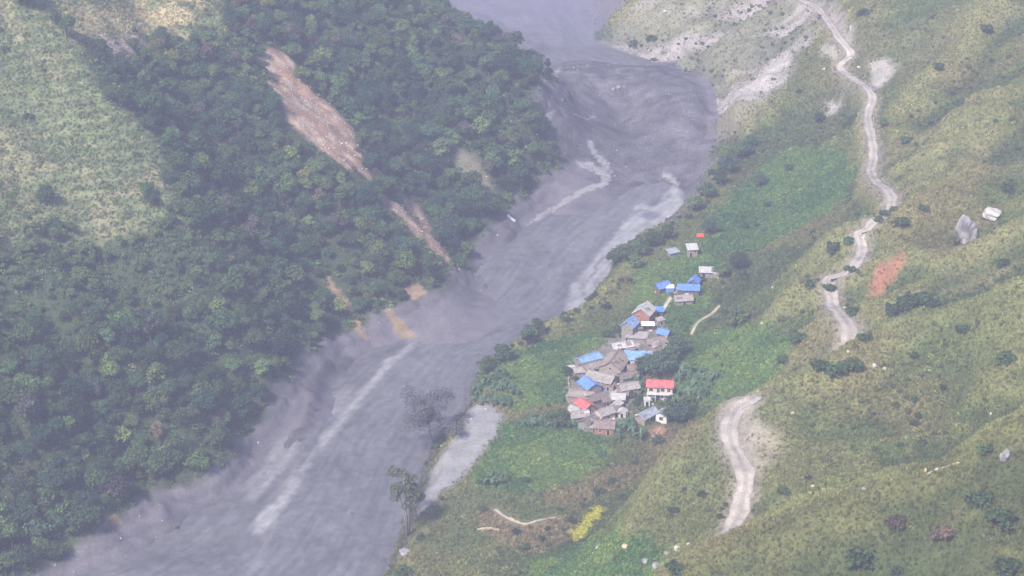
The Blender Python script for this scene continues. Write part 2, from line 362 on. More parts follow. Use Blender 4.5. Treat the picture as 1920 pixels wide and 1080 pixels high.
C = mixc(C, Z_SCAR, (0.34, 0.215, 0.15)); C = mixc(C, Z_SCAR*sstep(0.0, 0.4, fbm(GX, GY, 3.5, 2, seed=77)), (0.47, 0.36, 0.275))
C = mixc(C, 0.6*Z_SCARG, (0.33, 0.29, 0.21)); C = mixc(C, 0.9*Z_SCARP, (0.36, 0.28, 0.25))
mudc = np.array((0.150, 0.138, 0.155))
C = mixc(C, Z_MUD, mudc); C = mixc(C, 0.5*Z_MUDL*(1-INR)*sstep(.2, .9, np.sin((HZ-zr(GY))*2.0+2.5*fbm(GX, GY, 20, 3, seed=26)+2.2)), (0.095, 0.089, 0.100))
C = mixc(C, Z_MUD*sstep(0.05, 0.5, fbm(GX, GY, 14, 4, seed=81)), (0.112, 0.107, 0.125))
C = mixc(C, Z_MOUND*0.85*sstep(-0.6, 0.3, fbm(GX, GY*1.8, 22, 4, seed=82)), (0.098, 0.094, 0.106))
C = mixc(C, 0.85*np.exp(-(SD/1.9)**2), (0.075, 0.071, 0.080))
C = mixc(C, 0.95*Z_FLAT*(1-np.exp(-(SD/2.2)**2)), (0.275, 0.267, 0.268))
Z_STREAM = np.maximum.reduce([zone(p, 0, 1.5, 6, 24) for p in ([(1080, 298), (1110, 306), (1140, 320), (1147, 341), (1132, 343), (1126, 330), (1095, 318), (1080, 308)], [(1103, 262), (1112, 268), (1122, 288), (1146, 312), (1152, 326), (1138, 320), (1113, 292)], [(1012, 203), (1060, 207), (1120, 215), (1090, 221), (1030, 215)],
    [(1246, 318), (1262, 334), (1272, 345), (1266, 372), (1258, 372), (1262, 348), (1240, 324)], [(1008, 158), (1030, 140), (1052, 122), (1056, 127), (1034, 148), (1014, 163)], [(985, 424), (1010, 402), (1060, 374), (1100, 350), (1140, 340), (1136, 350), (1100, 362), (1050, 388), (1015, 416)])])
C = mixc(C, 0.8*Z_STREAM, (0.30, 0.292, 0.30))
C = mixc(C, 0.6*Z_MOUND*(1-Z_STREAM)*sstep(.1, .5, fbm(GX, GY*2.2, 9, 4, seed=84)), (0.070, 0.067, 0.076)); C = mixc(C, 0.35*Z_MOUND*(1-Z_STREAM)*sstep(.2, .6, fbm(GX, GY*2.4, 12, 4, seed=85)), (0.20, 0.19, 0.20))
C = mixc(C, 0.9*Z_ORANGE, (0.27, 0.19, 0.12))
_bank = np.exp(-((_rd-_hw-1.2)/1.4)**2)*near
C = mixc(C, 0.75*_bank, (0.29, 0.25, 0.20)); C = mixc(C, (_rd < _hw)*near*1.0, (0.33, 0.30, 0.27))

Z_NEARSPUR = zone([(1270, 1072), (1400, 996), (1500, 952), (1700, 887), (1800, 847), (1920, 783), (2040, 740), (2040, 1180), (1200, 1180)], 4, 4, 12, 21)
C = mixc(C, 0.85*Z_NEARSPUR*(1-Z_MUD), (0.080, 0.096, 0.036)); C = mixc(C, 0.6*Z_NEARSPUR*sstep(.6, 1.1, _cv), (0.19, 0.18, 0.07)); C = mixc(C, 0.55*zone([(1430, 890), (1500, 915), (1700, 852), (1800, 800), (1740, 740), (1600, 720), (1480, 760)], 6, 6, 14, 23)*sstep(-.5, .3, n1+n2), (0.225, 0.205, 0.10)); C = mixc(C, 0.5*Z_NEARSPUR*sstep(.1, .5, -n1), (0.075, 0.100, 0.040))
C = C*(1-(INH*(1-Z_MUD)*(1-Z_ROCKR)*(1-Z_CUT)*(1-Z_CUT2)*(1-Z_REDR)*(1-np.clip(_bank, 0, 1)))[..., None]*np.array((.06, .03, .10)))
COARSE = np.clip(1-0.35*Z_MUD-0.2*Z_VILL, 0.2, 1)*0.42+0.25*Z_MOUND
C = C*(1-0.14*np.clip((1-INL*1.0-INR*1.0)*(1-Z_MUD)*(1-Z_FIELD)*(1-Z_CUT)*(1-Z_CUT2)*(1-Z_ROCKR*.8), 0, 1))[..., None]
C = np.concatenate([C, COARSE[..., None]], -1)
# ------------------------------------------------------------------ materials
def newmat(name):
    m = bpy.data.materials.new(name); m.use_nodes = True
    t = m.node_tree; t.nodes.clear(); o = t.nodes.new('ShaderNodeOutputMaterial')
    return m, t, o
def N(t, k, **kw):
    n = t.nodes.new(k)
    for a, b in kw.items(): setattr(n, a, b)
    return n
def ground_mat(name, rough=0.9, bump=0.5, scale=1.2, spec=0.25, amp=0.55, stretch=None):
    m, t, o = newmat(name)
    b = N(t, 'ShaderNodeBsdfPrincipled'); b.inputs['Roughness'].default_value = rough; b.inputs['Specular IOR Level'].default_value = spec
    a = N(t, 'ShaderNodeAttribute', attribute_name='zone_colour')
    g = N(t, 'ShaderNodeNewGeometry')
    n = N(t, 'ShaderNodeTexNoise'); n.inputs['Scale'].default_value = scale; n.inputs['Detail'].default_value = 5; n.inputs['Roughness'].default_value = 0.65
    t.links.new(g.outputs['Position'], n.inputs['Vector'])
    n2 = N(t, 'ShaderNodeTexNoise'); n2.inputs['Scale'].default_value = scale*0.17; n2.inputs['Detail'].default_value = 4
    t.links.new(g.outputs['Position'], n2.inputs['Vector'])
    ad = N(t, 'ShaderNodeMath', operation='MULTIPLY_ADD'); t.links.new(n2.outputs[0], ad.inputs[0]); ad.inputs[1].default_value = 0.6; t.links.new(n.outputs[0], ad.inputs[2])
    sb = N(t, 'ShaderNodeMath', operation='SUBTRACT'); t.links.new(ad.outputs[0], sb.inputs[0]); sb.inputs[1].default_value = 0.8
    ml = N(t, 'ShaderNodeMath', operation='MULTIPLY'); t.links.new(sb.outputs[0], ml.inputs[0]); t.links.new(a.outputs['Alpha'], ml.inputs[1])
    mu = N(t, 'ShaderNodeMath', operation='MULTIPLY_ADD'); t.links.new(ml.outputs[0], mu.inputs[0]); mu.inputs[1].default_value = 4.0; mu.inputs[2].default_value = 1.0
    vm = N(t, 'ShaderNodeVectorMath', operation='SCALE'); t.links.new(a.outputs['Color'], vm.inputs[0]); t.links.new(mu.outputs[0], vm.inputs['Scale'])
    t.links.new(vm.outputs[0], b.inputs['Base Color'])
    if bump:
        bp = N(t, 'ShaderNodeBump'); bp.inputs['Distance'].default_value = 0.6
        bs = N(t, 'ShaderNodeMath', operation='MULTIPLY'); bs.inputs[1].default_value = bump*2.2; t.links.new(a.outputs['Alpha'], bs.inputs[0]); t.links.new(bs.outputs[0], bp.inputs['Strength'])
        t.links.new(n.outputs[0], bp.inputs['Height']); t.links.new(bp.outputs[0], b.inputs['Normal'])
    t.links.new(b.outputs[0], o.inputs[0]); return m
M_GROUND = ground_mat('hillside_ground', 0.95, 0.6, 1.1, 0.1)
M_MUD = ground_mat('wet_mud', 0.55, 0.12, 0.35, 0.35, 0.16)
def add_flow(m):
    t = m.node_tree; b = [n for n in t.nodes if n.type == 'BSDF_PRINCIPLED'][0]
    fa = N(t, 'ShaderNodeAttribute', attribute_name='flow')
    n = N(t, 'ShaderNodeTexNoise'); n.inputs['Scale'].default_value = 1.0; n.inputs['Detail'].default_value = 6; n.inputs['Roughness'].default_value = 0.62; n.inputs['Distortion'].default_value = 0.6
    t.links.new(fa.outputs['Vector'], n.inputs['Vector'])
    cr = N(t, 'ShaderNodeMapRange'); cr.inputs[1].default_value = .36; cr.inputs[2].default_value = .66; cr.inputs[3].default_value = .80; cr.inputs[4].default_value = 1.13; t.links.new(n.outputs[0], cr.inputs[0])
    src = b.inputs['Base Color'].links[0].from_socket; v = N(t, 'ShaderNodeVectorMath', operation='SCALE'); t.links.new(src, v.inputs[0]); t.links.new(cr.outputs[0], v.inputs['Scale']); t.links.new(v.outputs[0], b.inputs['Base Color'])
    bp = N(t, 'ShaderNodeBump'); bp.inputs['Strength'].default_value = .22; bp.inputs['Distance'].default_value = .4; t.links.new(n.outputs[0], bp.inputs['Height']); t.links.new(bp.outputs[0], b.inputs['Normal'])
add_flow(M_MUD)
M_ROAD = ground_mat('dirt_road', 0.9, 0.3, 1.6, 0.15, 0.3)

def grid_mesh(name, X, Y, Z, colour, mask=None, mat=None, fine=0.26, flow=None):
    ny, nx = X.shape
    V = np.stack([X, Y, Z], -1).reshape(-1, 3)
    idx = np.arange(nx*ny).reshape(ny, nx)
    Fq = np.stack([idx[:-1, :-1], idx[:-1, 1:], idx[1:, 1:], idx[1:, :-1]], -1).reshape(-1, 4)
    if mask is not None:
        mm = mask.reshape(-1); Fq = Fq[mm[Fq].all(1)]
        used = np.unique(Fq); re = np.full(nx*ny, -1); re[used] = np.arange(len(used))
        Fq = re[Fq]; V = V[used]; flow = flow.reshape(-1, 3)[used] if flow is not None else None; cc = colour.reshape(-1, colour.shape[-1])[used]
    else:
        cc = colour.reshape(-1, colour.shape[-1])
    me = bpy.data.meshes.new(name)
    me.vertices.add(len(V)); me.vertices.foreach_set('co', V.astype(np.float32).ravel())
    me.loops.add(Fq.size); me.loops.foreach_set('vertex_index', Fq.astype(np.int32).ravel())
    me.polygons.add(len(Fq)); me.polygons.foreach_set('loop_start', np.arange(0, Fq.size, 4, dtype=np.int32))
    me.polygons.foreach_set('loop_total', np.full(len(Fq), 4, np.int32))
    me.polygons.foreach_set('use_smooth', np.ones(len(Fq), bool))
    me.update(calc_edges=True)
    at_ = me.attributes.new('zone_colour', 'FLOAT_COLOR', 'POINT')
    at_.data.foreach_set('color', (cc if cc.shape[1] == 4 else np.concatenate([cc, np.full((len(cc), 1), fine)], 1)).astype(np.float32).ravel())
    if flow is not None:
        fa = me.attributes.new('flow', 'FLOAT_VECTOR', 'POINT'); fa.data.foreach_set('vector', flow.astype(np.float32).ravel())
    me.materials.append(mat)
    o = bpy.data.objects.new(name, me); COL.objects.link(o); return o
def structure(o, label=None, category=None):
    o['kind'] = 'structure'
    if label: o['label'] = label
    if category: o['category'] = category
    return o
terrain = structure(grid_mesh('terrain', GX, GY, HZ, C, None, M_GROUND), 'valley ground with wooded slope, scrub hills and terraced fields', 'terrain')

# the mud river: its own sheet, streaked along the flow
def along(P, n):
    s_ = np.concatenate([[0], np.cumsum(np.hypot(*np.diff(P, axis=0).T))]); q_ = np.linspace(0, s_[-1], n)
    return np.stack([np.interp(q_, s_, P[:, 0]), np.interp(q_, s_, P[:, 1])], -1)
MID = (along(L0[1:-1], 30)+along(R0[1:-1], 30))/2
rx = np.arange(-260, 110, 1.0); ry = np.arange(500, 1300, 1.0)
RX, RY = np.meshgrid(rx, ry)
rdl = seg_dist(RX, RY, L0)[0]; rdr = seg_dist(RX, RY, R0)[0]; rin = inside(RX, RY, RIVER_POLY)
_, rarc, rside, _ = seg_dist(RX, RY, MID); rc = rdl/(rdl+rdr+1e-6)*55
f1 = fbm(rarc*0.10, rc*0.9, 9, 4, seed=51); f2 = fbm(rarc*0.07, rc*0.5, 10, 3, seed=52); f3 = fbm(rarc*0.25, rc*1.2, 5, 3, seed=53)
f4 = fbm(rarc*0.5, rc*1.6, 3.2, 3, seed=57); f5 = np.abs(fbm(rarc*0.16+6*f2, rc*1.0, 7, 4, seed=58))
RZ = 0.16*f4-0.25*np.exp(-(f5/.06)**2)+zr(RY)+0.30+0.9*np.sin(np.pi*np.clip(rc/55, 0, 1))*0.6+0.30*f1+0.10*f3
RC = np.zeros(RX.shape+(3,))+np.array((0.135, 0.131, 0.143))
RC = mixc(RC, 0.75*sstep(0.0, 0.5, f1), (0.122, 0.118, 0.132))
RC = mixc(RC, 0.5*sstep(0.1, 0.5, f2), (0.178, 0.173, 0.186))
RC = mixc(RC, 0.5*np.exp(-(f5/.07)**2), (0.135, 0.130, 0.148)); RC = RC*(1+0.16*f4+0.10*f3)[..., None]
def rzone(pix, soft=1, ragged=2.0, rs=6, seed=0):
    P = at_river(np.array([a+(b-a)*k/4 for a, b in zip(np.array(pix, float), np.roll(np.array(pix, float), -1, 0)) for k in range(4)]))[:, :2]
    jx = ragged*fbm(RX, RY, rs, 3, seed=90+seed); jy = ragged*fbm(RX, RY, rs, 3, seed=93+seed)
    return blur(inside(RX+jx, RY+jy, P).astype(float), soft)
PALE = np.maximum.reduce([rzone(p, 1, 1.7, 6, i) for i, p in enumerate((
    [(1182, 398), (1196, 392), (1216, 396), (1228, 404), (1222, 412), (1200, 414), (1202, 418), (1230, 418), (1238, 406), (1222, 390), (1200, 384), (1184, 390)],
    [(470, 1004), (488, 968), (520, 936), (566, 880), (632, 790), (695, 712), (762, 648), (800, 618), (808, 620), (766, 656), (700, 730), (645, 798), (590, 865), (560, 920), (512, 984), (485, 1006)],
    [(985, 418), (1030, 392), (1090, 355), (1130, 340), (1140, 345), (1100, 358), (1050, 385), (1015, 415)],
    [(1085, 305), (1110, 308), (1140, 322), (1145, 340), (1130, 342), (1125, 328), (1095, 318)],
    [(1105, 262), (1118, 285), (1142, 312), (1150, 325), (1138, 318), (1115, 290)],
    [(1050, 606), (1068, 570), (1070, 546), (1112, 494), (1145, 450), (1170, 419), (1200, 404), (1240, 384), (1262, 350), (1272, 342), (1282, 385), (1240, 430), (1185, 462), (1156, 500), (1124, 544), (1095, 580)],
    [(1010, 205), (1060, 207), (1120, 214), (1090, 222), (1030, 216)]))])
SHEET = rzone([(448, 930), (480, 880), (540, 800), (600, 760), (660, 725), (690, 712), (625, 792), (560, 882), (490, 958), (455, 938)], 2, 4, 8, 7)
RC = mixc(RC, 0.70*SHEET*sstep(-0.35, 0.25, f3), (0.235, 0.228, 0.238))
RC = mixc(RC, 0.92*PALE*sstep(-1.1, -0.2, f3+0.7*f4), (0.295, 0.288, 0.295))
DARK = np.maximum.reduce([rzone(p, 2, 4, 9, 11+i) for i, p in enumerate((
    [(1130, 300), (1180, 290), (1225, 300), (1200, 325), (1160, 335)], [(1180, 235), (1240, 225), (1290, 240), (1280, 265), (1200, 270)],
    [(1195, 405), (1225, 398), (1235, 405), (1215, 415)], [(1020, 225), (1080, 240), (1100, 265), (1040, 255)]))])
RC = mixc(RC, 0.75*DARK, (0.105, 0.102, 0.118))
RZ = RZ+0.25*PALE-0.2*DARK
edge = np.minimum(rdl, rdr)
RC = mixc(RC, 0.7*np.exp(-(edge/2.2)**2)*(1-PALE), (0.120, 0.116, 0.130))
river = structure(grid_mesh('river', RX, RY, RZ, RC, rin | (edge < 3.0), M_MUD, 0.30, np.stack([rarc*0.05, rc*0.42, rarc*0], -1)), 'grey mud river filling the valley floor between both slopes', 'river')

# the dirt road: a sheet with two wheel tracks and worn edges
def ribbon(name, xy, zline, half, mat, colour, lift=0.12, ragged=0.5, track=True, seg=13):
    P = np.asarray(xy); d = np.gradient(P, axis=0); d /= np.linalg.norm(d, axis=1)[:, None]+1e-9
    nrm = np.stack([-d[:, 1], d[:, 0]], -1); n = len(P)
    ss = np.linspace(-1, 1, seg)
    hw = half(P[:, 1]) if callable(half) else np.full(n, half)
    k = np.arange(n)
    wl = hw*(1+ragged*0.45*fbm(k*1.0, k*0.0, 5, 3, seed=5)); wr = hw*(1+ragged*0.45*fbm(k*1.0, k*0+50., 5, 3, seed=6))
    X = np.zeros((n, seg)); Y = X.copy(); Zz = X.copy(); Cc = np.zeros((n, seg, 3))
    for j, s in enumerate(ss):
        off = s*(wl if s < 0 else wr)
        X[:, j] = P[:, 0]+nrm[:, 0]*off; Y[:, j] = P[:, 1]+nrm[:, 1]*off
        Zz[:, j] = np.maximum(zline+lift-0.10*abs(s)**3, sample(X[:, j], Y[:, j])+0.03) if zline is not None else sample(X[:, j], Y[:, j])+lift
        tr = 1.0 if (track and 0.3 < abs(s) < 0.7) else 0.0
        Zz[:, j] -= 0.05*tr
        c = np.array(colour)*(1.0+0.10*tr-0.10*(abs(s) < .2)-0.26*(abs(s) > .9))
        Cc[:, j] = c*(1+0.30*fbm(X[:, j], Y[:, j], 7, 3, seed=13)+0.18*fbm(X[:, j], Y[:, j], 2.2, 2, seed=14))[:, None]
    return structure(grid_mesh(name, X, Y, Zz, Cc, None, mat, 0.3))
def refine(xy, step):
    s = np.concatenate([[0], np.cumsum(np.hypot(*np.diff(xy, axis=0).T))]); q = np.arange(0, s[-1], step)
    return np.stack([np.interp(q, s, xy[:, 0]), np.interp(q, s, xy[:, 1])], -1)
_rxy = refine(ROAD_XY, 1.0)
_rz = np.interp(np.arange(len(_rxy))*1.0, _seg, ROAD_Z)
road = ribbon('dirt_road', _rxy, _rz, road_half, M_ROAD, (0.37, 0.325, 0.285), ragged=1.0)
road['label'] = 'pale unpaved road winding down the right-hand hillside'; road['category'] = 'road'
PATHS = []
def path(pix, half, colour, label):
    P = at(*np.array(pix, float).T)[:, :2]; q = refine(smooth_line(P, 6), 0.6); PATHS.append(q)
    o = ribbon('footpath', q, None, half, M_ROAD, colour, 0.10, 0.5, False, 4); o['label'] = label; o['category'] = 'path'; return o
path([(1218, 622), (1228, 606), (1236, 592), (1246, 576), (1258, 558), (1270, 540)], 0.75, (0.46, 0.43, 0.33), 'pale concrete footpath climbing from the brick house to the blue roofs')
path([(1296, 628), (1306, 608), (1318, 598), (1335, 588), (1350, 572)], 0.55, (0.42, 0.36, 0.24), 'pale earth path on the slope right of the village')
path([(1190, 655), (1200, 640), (1213, 626)], 0.9, (0.40, 0.37, 0.33), 'paved lane between the dark roofs in mid village')
path([(1140, 765), (1150, 735), (1158, 712), (1166, 690)], 1.2, (0.33, 0.31, 0.27), 'grey lane running through the lower village houses')
path([(928, 955), (945, 968), (965, 978), (985, 982), (1010, 976), (1045, 970)], 0.5, (0.38, 0.33, 0.28), 'pale eroded track across the brown terraces near the river')
# ------------------------------------------------------------------ plants: meshes
def leaf_mat(name, translucent=0.35):
    m, t, o = newmat(name)
    a = N(t, 'ShaderNodeAttribute', attribute_name='tint', attribute_type='INSTANCER')
    g = N(t, 'ShaderNodeNewGeometry'); oi = N(t, 'ShaderNodeObjectInfo')
    mr = N(t, 'ShaderNodeMapRange'); mr.inputs[3].default_value = 0.75; mr.inputs[4].default_value = 1.25; t.links.new(g.outputs['Random Per Island'], mr.inputs[0])
    mo = N(t, 'ShaderNodeMapRange'); mo.inputs[3].default_value = 0.8; mo.inputs[4].default_value = 1.2; t.links.new(oi.outputs['Random'], mo.inputs[0])
    mu = N(t, 'ShaderNodeMath', operation='MULTIPLY'); t.links.new(mr.outputs[0], mu.inputs[0]); t.links.new(mo.outputs[0], mu.inputs[1])
    vm = N(t, 'ShaderNodeVectorMath', operation='SCALE'); t.links.new(a.outputs['Color'], vm.inputs[0]); t.links.new(mu.outputs[0], vm.inputs['Scale'])
    d = N(t, 'ShaderNodeBsdfDiffuse'); tr = N(t, 'ShaderNodeBsdfTranslucent'); mx = N(t, 'ShaderNodeMixShader'); mx.inputs[0].default_value = translucent
    t.links.new(vm.outputs[0], d.inputs[0]); t.links.new(vm.outputs[0], tr.inputs[0])
    t.links.new(d.outputs[0], mx.inputs[1]); t.links.new(tr.outputs[0], mx.inputs[2]); t.links.new(mx.outputs[0], o.inputs[0]); return m
def plain_mat(name, colour, rough=0.85, scale=2.0, amp=0.3, spec=0.2, bump=0.0, metal=0.0, coords='Object'):
    m, t, o = newmat(name)
    b = N(t, 'ShaderNodeBsdfPrincipled'); b.inputs['Roughness'].default_value = rough; b.inputs['Specular IOR Level'].default_value = spec; b.inputs['Metallic'].default_value = metal
    tc = N(t, 'ShaderNodeTexCoord'); n = N(t, 'ShaderNodeTexNoise'); n.inputs['Scale'].default_value = scale; n.inputs['Detail'].default_value = 5; n.inputs['Roughness'].default_value = 0.65
    t.links.new(tc.outputs[coords], n.inputs['Vector'])
    mr = N(t, 'ShaderNodeMapRange'); mr.inputs[1].default_value = 0.3; mr.inputs[2].default_value = 0.7; mr.inputs[3].default_value = 1-amp; mr.inputs[4].default_value = 1+amp
    t.links.new(n.outputs[0], mr.inputs[0])
    vm = N(t, 'ShaderNodeVectorMath', operation='SCALE'); vm.inputs[0].default_value = colour; t.links.new(mr.outputs[0], vm.inputs['Scale'])
    t.links.new(vm.outputs[0], b.inputs['Base Color'])
    if bump:
        bp = N(t, 'ShaderNodeBump'); bp.inputs['Strength'].default_value = bump; bp.inputs['Distance'].default_value = 0.2; t.links.new(n.outputs[0], bp.inputs['Height']); t.links.new(bp.outputs[0], b.inputs['Normal'])
    t.links.new(b.outputs[0], o.inputs[0]); return m
M_LEAF = leaf_mat('leaves'); M_BARK = plain_mat('bark', (0.11, 0.085, 0.065)); M_PALEBARK = plain_mat('pale_bark', (0.30, 0.27, 0.23))
M_MUDBARK = plain_mat('mud_coated_wood', (0.12, 0.116, 0.128)); M_STALK = plain_mat('green_stalk', (0.13, 0.17, 0.07))

def mesh_of(name, V, F, mat, smooth=False):
    me = bpy.data.meshes.new(name); me.from_pydata([tuple(v) for v in V], [], F); me.materials.append(mat)
    if smooth: me.polygons.foreach_set('use_smooth', np.ones(len(me.polygons), bool))
    me.update(); return me
def tube(V, F, pts, rad, n=6, cap=True):
    pts = [np.asarray(p, float) for p in pts]; b0 = len(V)
    for i, p in enumerate(pts):
        d = pts[min(i+1, len(pts)-1)]-pts[max(i-1, 0)]; d = d/(np.linalg.norm(d)+1e-9)
        a = np.cross(d, (0, 0, 1) if abs(d[2]) < .9 else (1, 0, 0)); a /= np.linalg.norm(a); b = np.cross(d, a)
        for k in range(n):
            th = 2*math.pi*k/n; V.append(p+rad[i]*(a*math.cos(th)+b*math.sin(th)))
    for i in range(len(pts)-1):
        for k in range(n):
            k2 = (k+1) % n; F.append((b0+i*n+k, b0+i*n+k2, b0+(i+1)*n+k2, b0+(i+1)*n+k))
    if cap:
        F.append(tuple(b0+k for k in range(n))[::-1]); F.append(tuple(b0+(len(pts)-1)*n+k for k in range(n)))
def leaf_cloud(rs, lobes, n, size, up=0.35, flat=1.0):
    """leaf-sized faces through the shells of several lobes: (centre, radius) list"""
    V = []; F = []
    w = np.array([r**2 for c, r in lobes]); w = w/w.sum()
    for i in range(n):
        c, r = lobes[rs.choice(len(lobes), p=w)]
        d = rs.normal(size=3); d /= np.linalg.norm(d)
        if d[2] < -0.45: d[2] *= -0.6
        rr = r*(rs.uniform(0.50, 1.16)); p = np.array(c)+d*rr*np.array((1, 1, flat))
        nrm = d*0.75+rs.normal(size=3)*0.55+np.array((0, 0, up)); nrm /= np.linalg.norm(nrm)
        a = np.cross(nrm, rs.normal(size=3)); a /= np.linalg.norm(a)+1e-9; b = np.cross(nrm, a)
        s = size*rs.uniform(0.6, 1.35); e = s*rs.uniform(0.45, 0.8)
        k = len(V)
        V += [p-a*s, p-b*e+nrm*0.12*s, p+a*s, p+b*e+nrm*0.12*s]; F.append((k, k+1, k+2, k+3))
    return V, F
def make_tree(seed, R=4.2, H=9.0, n=1150, lobes=9, leaf=0.42, spread=0.62, flat=0.85):
    rs = np.random.RandomState(seed); th = H*0.45
    tv, tf = [], []
    lean = rs.normal(size=2)*0.35
    top = np.array((lean[0], lean[1], H*0.72))
    tube(tv, tf, [(0, 0, -1.2), (0, 0, 0.3), (lean[0]*.4, lean[1]*.4, th*0.7), top], [0.36, 0.28, 0.2, 0.08], 6)
    lb = [((lean[0], lean[1], H*0.80), R*0.52)]
    for i in range(lobes):
        a = 2*math.pi*i/lobes*1.62+rs.uniform(0, .8); q = R*spread*rs.uniform(0.55, 1.05)
        c = np.array((q*math.cos(a)+lean[0], q*math.sin(a)+lean[1], H*rs.uniform(0.42, 0.80)))
        lb.append((c, R*rs.uniform(0.30, 0.48)))
        tube(tv, tf, [(lean[0]*.3, lean[1]*.3, th*rs.uniform(.5, .9)), c*np.array((.6, .6, .93)), c], [0.14, 0.09, 0.03], 4)
    cv, cf = leaf_cloud(rs, lb, n, leaf, flat=flat)
    return mesh_of('trunk', tv, tf, M_BARK), mesh_of('crown', cv, cf, M_LEAF)
TREES = [make_tree(1), make_tree(2, 4.6, 8.4, 1250, 11), make_tree(3, 3.4, 9.5, 950, 8), make_tree(4, 3.9, 7.2, 1050, 10, .40, .7), make_tree(5, 3.0, 6.4, 800, 7, .36),
         make_tree(6, 4.9, 7.6, 1300, 12, .44, .72), make_tree(7, 2.6, 10.5, 800, 9, .34, .55), make_tree(8, 3.8, 8.0, 560, 9, .34, .8)]
def make_bush(seed, R=1.6, n=300, leaf=0.24, lobes=6, hz=0.75):
    rs = np.random.RandomState(seed); lb = [((0, 0, R*0.55), R*0.6)]
    tv, tf = [], []
    for i in range(lobes):
        a = rs.uniform(0, 6.28); q = R*rs.uniform(.3, .75); c = np.array((q*math.cos(a), q*math.sin(a), R*rs.uniform(.25, .85)))
        lb.append((c, R*rs.uniform(.25, .45))); tube(tv, tf, [(0, 0, -0.4), c*.6, c], [0.06, 0.04, 0.015], 4)
    cv, cf = leaf_cloud(rs, lb, n, leaf, flat=hz)
    return mesh_of('stems', tv, tf, M_BARK), mesh_of('foliage', cv, cf, M_LEAF)
BUSHES = [make_bush(11), make_bush(12, 1.8, 340, .26, 8), make_bush(13, 1.4, 260, .22, 5, .95), make_bush(14, 2.0, 380, .27, 9, .6)]
def make_clump(seed, R=0.55, n=34, leaf=0.17, tall=0.5):
    rs = np.random.RandomState(seed); V = []; F = []
    for i in range(n):
        a = rs.uniform(0, 6.28); q = R*math.sqrt(rs.rand()); p = np.array((q*math.cos(a), q*math.sin(a), tall*rs.uniform(.05, 1)*(1-0.6*(q/R)**2)))
        nrm = rs.normal(size=3)*.7+np.array((math.cos(a)*.4, math.sin(a)*.4, .7)); nrm /= np.linalg.norm(nrm)
        t_ = np.cross(nrm, rs.normal(size=3)); t_ /= np.linalg.norm(t_); b = np.cross(nrm, t_); s = leaf*rs.uniform(.6, 1.5); e = s*.6
        k = len(V); V += [p-t_*s, p-b*e, p+t_*s, p+b*e]; F.append((k, k+1, k+2, k+3))
    return mesh_of('shrub', V, F, M_LEAF)
def make_tuft(seed, R=0.45, n=26, h=0.75):
    rs = np.random.RandomState(seed); V = []; F = []
    for i in range(n):
        a = rs.uniform(0, 6.28); q = R*rs.rand(); p = np.array((q*math.cos(a), q*math.sin(a), -.05)); o_ = rs.uniform(0, 6.28)
        hh = h*rs.uniform(.5, 1.2); bend = np.array((math.cos(o_), math.sin(o_), 0))*hh*rs.uniform(.2, .7); wv = np.array((-math.sin(a), math.cos(a), 0))*0.05*rs.uniform(.7, 1.6)
        k = len(V); V += [p-wv, p+wv, p+bend*.4+wv*.9+np.array((0, 0, hh*.65)), p+bend*.4-wv*.9+np.array((0, 0, hh*.65)), p+bend+np.array((0, 0, hh))]
        F += [(k, k+1, k+2, k+3), (k+3, k+2, k+4)]
    return mesh_of('grass', V, F, M_LEAF)
CLUMPS = [make_clump(21), make_clump(22, .7, 40, .19, .7), make_clump(23, .5, 30, .15, .4), make_clump(24, .8, 44, .2, .55)]
TUFTS = [make_tuft(31), make_tuft(32, .6, 30, .9), make_tuft(33, .5, 26, .6)]
def make_banana(seed, n=9, L=2.3, H=2.2):
    rs = np.random.RandomState(seed); sv, sf = [], []; V, F = [], []
    tube(sv, sf, [(0, 0, -.5), (0.03, 0, H*.5), (0.05, 0.02, H)], [.17, .14, .09], 7)
    for i in range(n):
        a = 2*math.pi*i/n*1.9+rs.uniform(0, .6); l = L*rs.uniform(.75, 1.15); rise = rs.uniform(.35, 1.15); d = np.array((math.cos(a), math.sin(a), 0)); w = np.array((-d[1], d[0], 0))
        k = len(V); m = 6
        for j in range(m+1):
            s = j/m; c = np.array((.05, .02, H-.1))+d*l*s*(1-.12*s)+np.array((0, 0, l*(rise*s-1.15*s*s*rs.uniform(.9, 1.1))))
            hw = .36*math.sin(math.pi*min(1, .12+s*.88))**.6*(1-.15*s)+.015
            V += [c-w*hw-np.array((0, 0, .12*hw)), c+np.array((0, 0, .06)), c+w*hw-np.array((0, 0, .12*hw))]
        for j in range(m):
            q = k+3*j; F += [(q, q+1, q+4, q+3), (q+1, q+2, q+5, q+4)]
    return mesh_of('stem', sv, sf, M_STALK), mesh_of('leaves', V, F, M_LEAF)
BANANAS = [make_banana(41), make_banana(42, 8, 2.6, 2.6), make_banana(43, 10, 2.0, 1.7)]

